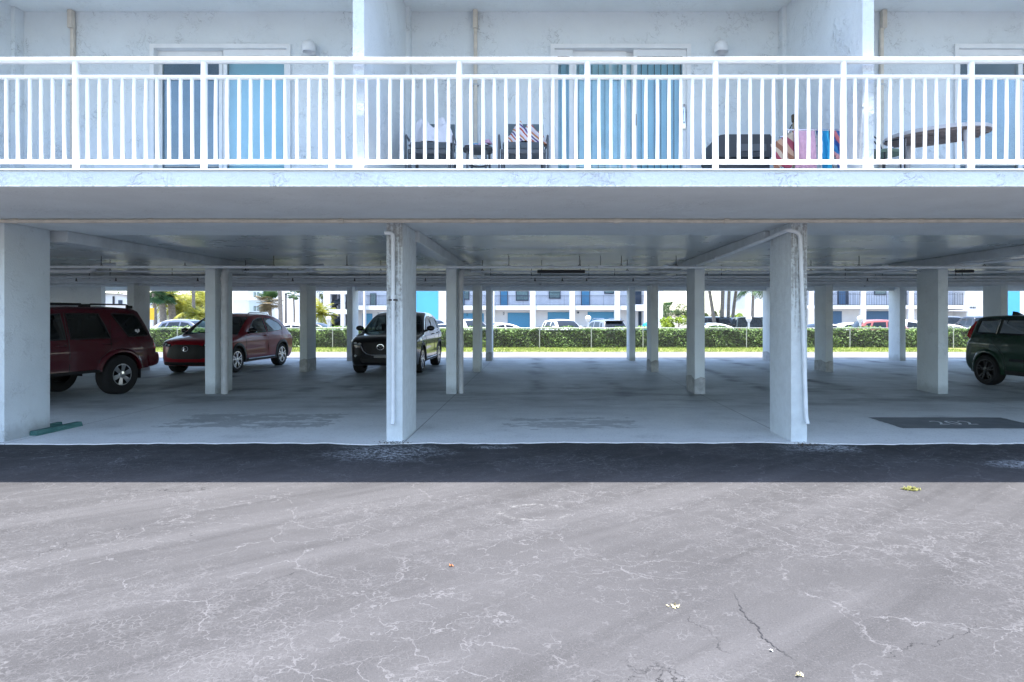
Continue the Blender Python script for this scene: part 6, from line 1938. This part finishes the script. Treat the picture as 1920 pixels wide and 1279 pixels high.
def bush(name, label, cat, px, Y, w, h, mat, seed, n=1800, leaf=0.09, z0=GZ, trunk=False, group=None, stems=5):
    rr = random.Random(seed)
    o = thing(name, label, cat, (PX(px, Y), Y, z0), group=group)
    lob = []
    zb = h * (0.42 if trunk else 0.12)
    for i in range(rr.randint(8, 12)):
        lob.append((rr.uniform(-.5, .5) * w, rr.uniform(-.4, .4) * w, zb + (h - zb) * rr.uniform(.15, .8), rr.uniform(.14, .26) * min(w, h)))
    m = MB()
    for i in range(n):
        a, b, c_, r_ = lob[rr.randrange(len(lob))]
        u = Vector((rr.gauss(0, 1), rr.gauss(0, 1), rr.gauss(0, .8))).normalized() * r_ * rr.uniform(.55, 1.12)
        p = Vector((a, b, c_)) + u
        if p.z < 0.05: p.z = 0.05
        leaf_quads(m, rr, p, leaf * rr.uniform(.7, 1.3), 0.7)
    m.build('crown' if trunk else 'foliage', M[mat], o, recalc=False)
    m = MB()
    if trunk:
        m.tube([(0, 0, 0), (.1, 0, h * .25), (0, .05, h * .5)], [.05 * h ** .8, .04 * h ** .8, .025 * h ** .8], 8)
        for a, b, c_, r_ in lob: m.tube([(0, .05, h * .42), (a * .5, b * .5, (h * .42 + c_) / 2), (a, b, c_)], [.02 * h ** .7, .012 * h ** .7, .006], 6)
    else:
        for k in range(stems):
            a, b, c_, r_ = lob[k]; m.tube([(a * .3, b * .3, 0), (a, b, c_)], [.03, .01], 5)
    m.build('trunk' if trunk else 'stem', M['trunk'], o)
    return o


GP = 'palms at the far left'
palm('palm_tree', 'thick pale palm trunk with a dark green crown, second trunk from the yellow sign', 304, 50, 549, 'fan', 31, r0=0.22, mats=('palm',), size=1.0, group=GP, n=60)
palm('palm_tree', 'slim pale palm nearest the yellow sign', 289, 46, 545, 'fan', 32, r0=0.11, mats=('palm',), size=0.9, group=GP, n=30)
palm('palm_tree', 'stout palm with orange brown leaf bases, left of the yellow green fronds', 322, 52, 562, 'feather', 33, r0=0.26, mats=('palm_yellow',), size=0.95, group=GP)
palm('palm_tree', 'bushy yellow green palm between the stout palm and the tall thin trunk', 343, 54, 578, 'feather', 34, r0=0.10, mats=('palm_yellow',), size=1.15, group=GP, n=30)
palm('palm_tree', 'tall thin palm trunk rising out of sight behind the silver hatchback', 361, 50, 470, 'fan', 35, r0=0.11, mats=('palm',), size=1.3, group=GP, n=30)
palm('palm_tree', 'yellow green palm leaning in front of the far left column with the drain pipe', 377, 56, 570, 'feather', 36, r0=0.12, mats=('palm_yellow',), size=1.3, group=GP, n=26)
palm('palm_tree', 'low yellow palm at the foot of the tall thin trunk', 372, 50, 592, 'feather', 37, r0=0.08, mats=('palm_yellow',), size=0.9, group=GP, n=22)
for i, (px, Y, w, h, mat, lab) in enumerate(((312, 66, 7, 4.6, 'tree', 'shaggy green tree behind the pale palm trunks'), (350, 70, 7, 4.2, 'bush', 'yellow green tree behind the bushy palm'), (285, 62, 3, 3.0, 'tree', 'small dark tree behind the yellow sign'), (377, 68, 3.4, 5.0, 'tree', 'green tree behind the left column of the second row'))):
    bush('broadleaf_tree', lab, 'tree', px, Y, w, h, mat, 40 + i, 2600, 0.13, trunk=True, group='trees at the far left')
palm('palm_tree', 'sabal palm with a round shaggy half brown crown in front of the sage grey bay', 506, 80, 566, 'fan', 51, r0=0.20, mats=('palm', 'palm_dry'), size=1.35, n=90, skirt=True)
palm('palm_tree', 'tall dark palm trunk leaning beside the sabal palm', 526, 70, 470, 'fan', 52, r0=0.19, lean_px=-6, mats=('palm',), size=1.5, n=40)
bush('broadleaf_tree', 'light green tree left of the white stair tower', 'tree', 598, 85, 3.2, 6.5, 'tree', 53, 1800, 0.16, trunk=True)
palm('palm_tree', 'yellow green palm at the foot of the stair tower', 602, 62, 590, 'feather', 54, r0=0.1, mats=('palm_yellow',), size=0.95, n=24)
o = thing('utility_pole', 'thin dark utility pole in front of the long pale condominium', 'pole', (PX(536, 75), 75, GZ))
m = MB(); m.tube([(0, 0, 0), (0, 0, PZ(552, 75) - GZ)], [0.13, 0.10], 8); m.build('shaft', plain('weathered pole', (0.10, 0.09, 0.085), 0.9), o); m = MB(); m.tube([(0, 0, PZ(553, 75) - GZ), (0, 0, PZ(550, 75) - GZ)], 0.14, 8); m.build('cap', M['iron'], o)
palm('palm_tree', 'slim dark palm right of the utility pole', 551, 78, 553, 'fan', 55, r0=0.10, mats=('palm',), size=0.7, n=24)
# coconut palms right of the white building
GC = 'coconut palms by the globe lamp'
for i, (px, py, lean, r, lab) in enumerate(((1344, 505, -22, .15, 'leaning coconut palm, leftmost of the clump by the globe lamp'), (1354, 490, 4, .17, 'pale upright coconut palm, second from the left in the clump'), (1366, 500, 3, .15, 'coconut palm with a dark ragged trunk, third in the clump'), (1372, 495, 16, .15, 'coconut palm leaning right, rightmost of the clump'))):
    palm('coconut_palm', lab, px, 46 + i * .8, py, 'feather', 60 + i, r0=r * .75, lean_px=lean, mats=('palm',), size=1.25, group=GC)
palm('coconut_palm', 'small coconut palm behind the clump, left of the globe lamp', 1392, 75, 578, 'feather', 66, r0=0.1, mats=('palm',), size=0.9, group=GC)
palm('coconut_palm', 'coconut palm with drooping fronds in front of the white end wall', 1412, 60, 540, 'feather', 67, r0=0.13, mats=('palm',), size=1.15, group=GC, n=22)
bush('shrub', 'rounded lime green shrub at the end of the white apartment building', 'shrub', 1262, 58, 1.9, 2.1, 'bush', 70, 2000, 0.10)
bush('broadleaf_tree', 'olive tree behind the lime green shrub', 'tree', 1272, 95, 5.0, 3.8, 'tree', 71, 1800, 0.16, trunk=True)
bush('shrub', 'yellow green shrub between the coconut palms and the globe lamp', 'shrub', 1383, 62, 1.5, 2.6, 'bush', 72, 1100, 0.10)
palm('palm_tree', 'tiny far palm standing over the olive tree', 1253, 110, 578, 'fan', 73, r0=0.14, mats=('palm',), size=1.1, n=30)
for i, (px, w, h) in enumerate(((1240, 14, 4.2), (1320, 16, 3.4), (1440, 18, 4.0), (250, 18, 5), (420, 20, 5))):
    bush('broadleaf_tree', ['far hazy tree behind the end of the white apartment building', 'far tree line behind the coconut palms', 'far tree behind the white end wall', 'far tree behind the small white house', 'far tree behind the drain pipe column'][i], 'tree', px, 160, w, h, 'tree', 80 + i, 2200, 0.28, trunk=True, group='far trees')
bush('shrub', 'spiky plant with pale leaves in front of the red SUV', 'shrub', 1640, 34.5, 1.3, 1.35, 'palm', 90, 260, 0.10)
# yellow sign
o = thing('traffic_sign', 'yellow square traffic sign on a white post at the far left', 'sign', (PX(284, 44), 44, GZ))
m = MB(); z_ = PZ(589, 44) - GZ; m.box(-0.20, 0.20, -0.03, -0.01, z_ - 0.40, z_ + 0.42, bev=0.006); m.build('plate', plain('yellow sign', (0.75, 0.45, 0.02), 0.5), o)
m = MB(); m.tube([(0.0, 0.02, 0), (0.0, 0.02, z_ + 0.5)], 0.04, 8); m.build('post', M['white_plain'], o)
o = thing('water_tank', 'round bright blue tank standing in the stair recess', 'tank', (PX(1219, 66) - 0.35, 66.0, GZ))
m = MB(); m.lathe([(0.42, 0), (0.44, 0.5), (0.44, 0.95), (0.36, 1.12), (0.12, 1.18), (0.001, 1.18)], 'z', (0, 0, 0), 20); m.build('drum', plain('blue plastic', (0.02, 0.28, 0.55), 0.4), o, smooth=40)
m = MB(); m.lathe([(0.12, 1.18), (0.12, 1.24), (0.001, 1.25)], 'z', (0, 0, 0), 14); m.build('lid', M['iron'], o)
# ================================================================ cars
red_wagon(); red_crossover(); black_suv(); green_hatch()
white = (0.75, 0.75, 0.75)
lot_car('parked_car', 'suv', 'silver hatchback left of the dark blue one, between the palm trunks', 'car', (0.5, 0.51, 0.52), 322, 46, -70)
lot_car('parked_car', 'suv', 'dark blue hatchback just over the hedge in front of the palms', 'car', (0.10, 0.12, 0.17), 362, 41, 80)
lot_car('parked_car', 'sedan', 'white saloon behind the tail of the bright red crossover', 'car', white, 545, 42, -88)
lot_car('parked_car', 'sedan', 'dark saloon in front of the white stair tower', 'car', (0.03, 0.035, 0.04), 595, 44, 85)
lot_car('parked_car', 'suv', 'navy SUV under the bright blue wall', 'SUV', (0.02, 0.03, 0.07), 808, 44, 30)
lot_car('parked_car', 'sedan', 'white saloon with its bonnet towards the hedge right of the black SUV', 'car', white, 835, 37, 20)
lot_car('parked_car', 'suv', 'white SUV seen between two middle columns below garage number two', 'SUV', white, 882, 45, 35)
lot_car('parked_car', 'sedan', 'white saloon in side view in front of the second blue garage door', 'car', white, 932, 43, -65)
lot_car('parked_car', 'suv', 'white SUV facing the hedge in front of the middle blue garage door', 'SUV', white, 1056, 44, 22)
lot_car('parked_car', 'suv', 'grey SUV seen from behind with roof rails and a black spoiler', 'SUV', (0.16, 0.18, 0.20), 1130, 43.5, 200, roof_rack=True, spoiler=True)
lot_car('parked_car', 'sedan', 'pale green saloon behind the leaning coconut palm', 'car', (0.62, 0.68, 0.64), 1330, 42, -85)
lot_car('parked_car', 'jeep', 'black boxy off roader behind the coconut palms', 'off roader', (0.02, 0.022, 0.025), 1363, 47, 60)
lot_car('parked_car', 'jeep', 'dark green open off roader left of the lamp post by the coconut palms', 'off roader', (0.03, 0.045, 0.04), 1398, 43.5, 170)
lot_car('parked_car', 'jeep', 'navy boxy off roader right of the lamp post by the coconut palms', 'off roader', (0.03, 0.035, 0.06), 1432, 44.5, 150)
lot_car('parked_car', 'sedan', 'white saloon between the two right hand rear columns', 'car', white, 1535, 41, -80)
lot_car('parked_car', 'sedan', 'pale silver saloon with an open dark roof line left of the red SUV', 'car', (0.55, 0.55, 0.55), 1600, 46, 88)
lot_car('parked_car', 'suv', 'red SUV behind the spiky plant', 'SUV', (0.30, 0.09, 0.085), 1662, 41, 86)
lot_car('parked_car', 'suv', 'white SUV behind the stout right column', 'SUV', white, 1710, 43, 60)
lot_car('parked_car', 'sedan', 'white saloon with a long bonnet close behind the hedge at the right', 'car', white, 1760, 37.5, -80)
lot_car('pickup_truck', 'pickup', 'grey pickup truck beside the black pickup at the right', 'pickup truck', (0.10, 0.11, 0.13), 1775, 50, 170)
lot_car('pickup_truck', 'pickup', 'black pickup truck seen from behind left of the green hatchback', 'pickup truck', (0.03, 0.032, 0.04), 1835, 45.5, 178)

# ================================================================ light and camera
world = bpy.data.worlds.new('World'); scene.world = world
world.use_nodes = True
nt = world.node_tree
bg = nt.nodes['Background']
sky = nt.nodes.new('ShaderNodeTexSky'); sky.sky_type = 'NISHITA'; sky.sun_disc = False
S_ = Vector((-0.10, -0.104, 1.0)).normalized()
el = math.asin(S_.z)
sky.sun_elevation = el; sky.sun_rotation = math.atan2(S_.x, S_.y)
sky.air_density = 1.0; sky.dust_density = 1.1; sky.ozone_density = 1.0; sky.altitude = 0
nt.links.new(sky.outputs[0], bg.inputs['Color'])
bg.inputs['Strength'].default_value = 0.15
sun = bpy.data.lights.new('sun', 'SUN'); sun.energy = 3.6; sun.angle = R(0.5); sun.color = (1.0, 0.965, 0.915)
so = bpy.data.objects.new('sun', sun); COL.objects.link(so)
so.rotation_euler = S_.to_track_quat('Z', 'Y').to_euler(); so.location = (0, -5, 30)

cam = bpy.data.cameras.new('camera'); co_ = bpy.data.objects.new('camera', cam); COL.objects.link(co_)
co_.location = (0, 0, CAMZ); co_.rotation_euler = (PI / 2, 0, 0)
cam.sensor_width = 36.0; cam.sensor_fit = 'HORIZONTAL'
cam.lens = FPX / 1920 * 36.0
cam.shift_x = -53.0 / 1920; cam.shift_y = -47.5 / 1920
cam.clip_start = 0.05; cam.clip_end = 3000
scene.camera = co_
scene.render.engine = 'CYCLES'
scene.cycles.use_denoising = True
scene.cycles.denoiser = 'OPENIMAGEDENOISE'
scene.cycles.max_bounces = 8; scene.cycles.diffuse_bounces = 4; scene.cycles.glossy_bounces = 4
scene.cycles.transparent_max_bounces = 12
scene.cycles.sample_clamp_indirect = 6.0
scene.view_settings.view_transform = 'Standard'
scene.view_settings.look = 'None'
scene.view_settings.gamma = 1.0
scene.view_settings.use_curve_mapping = False
scene.view_settings.exposure = 1.95
scene.render.resolution_x = 1024; scene.render.resolution_y = 682
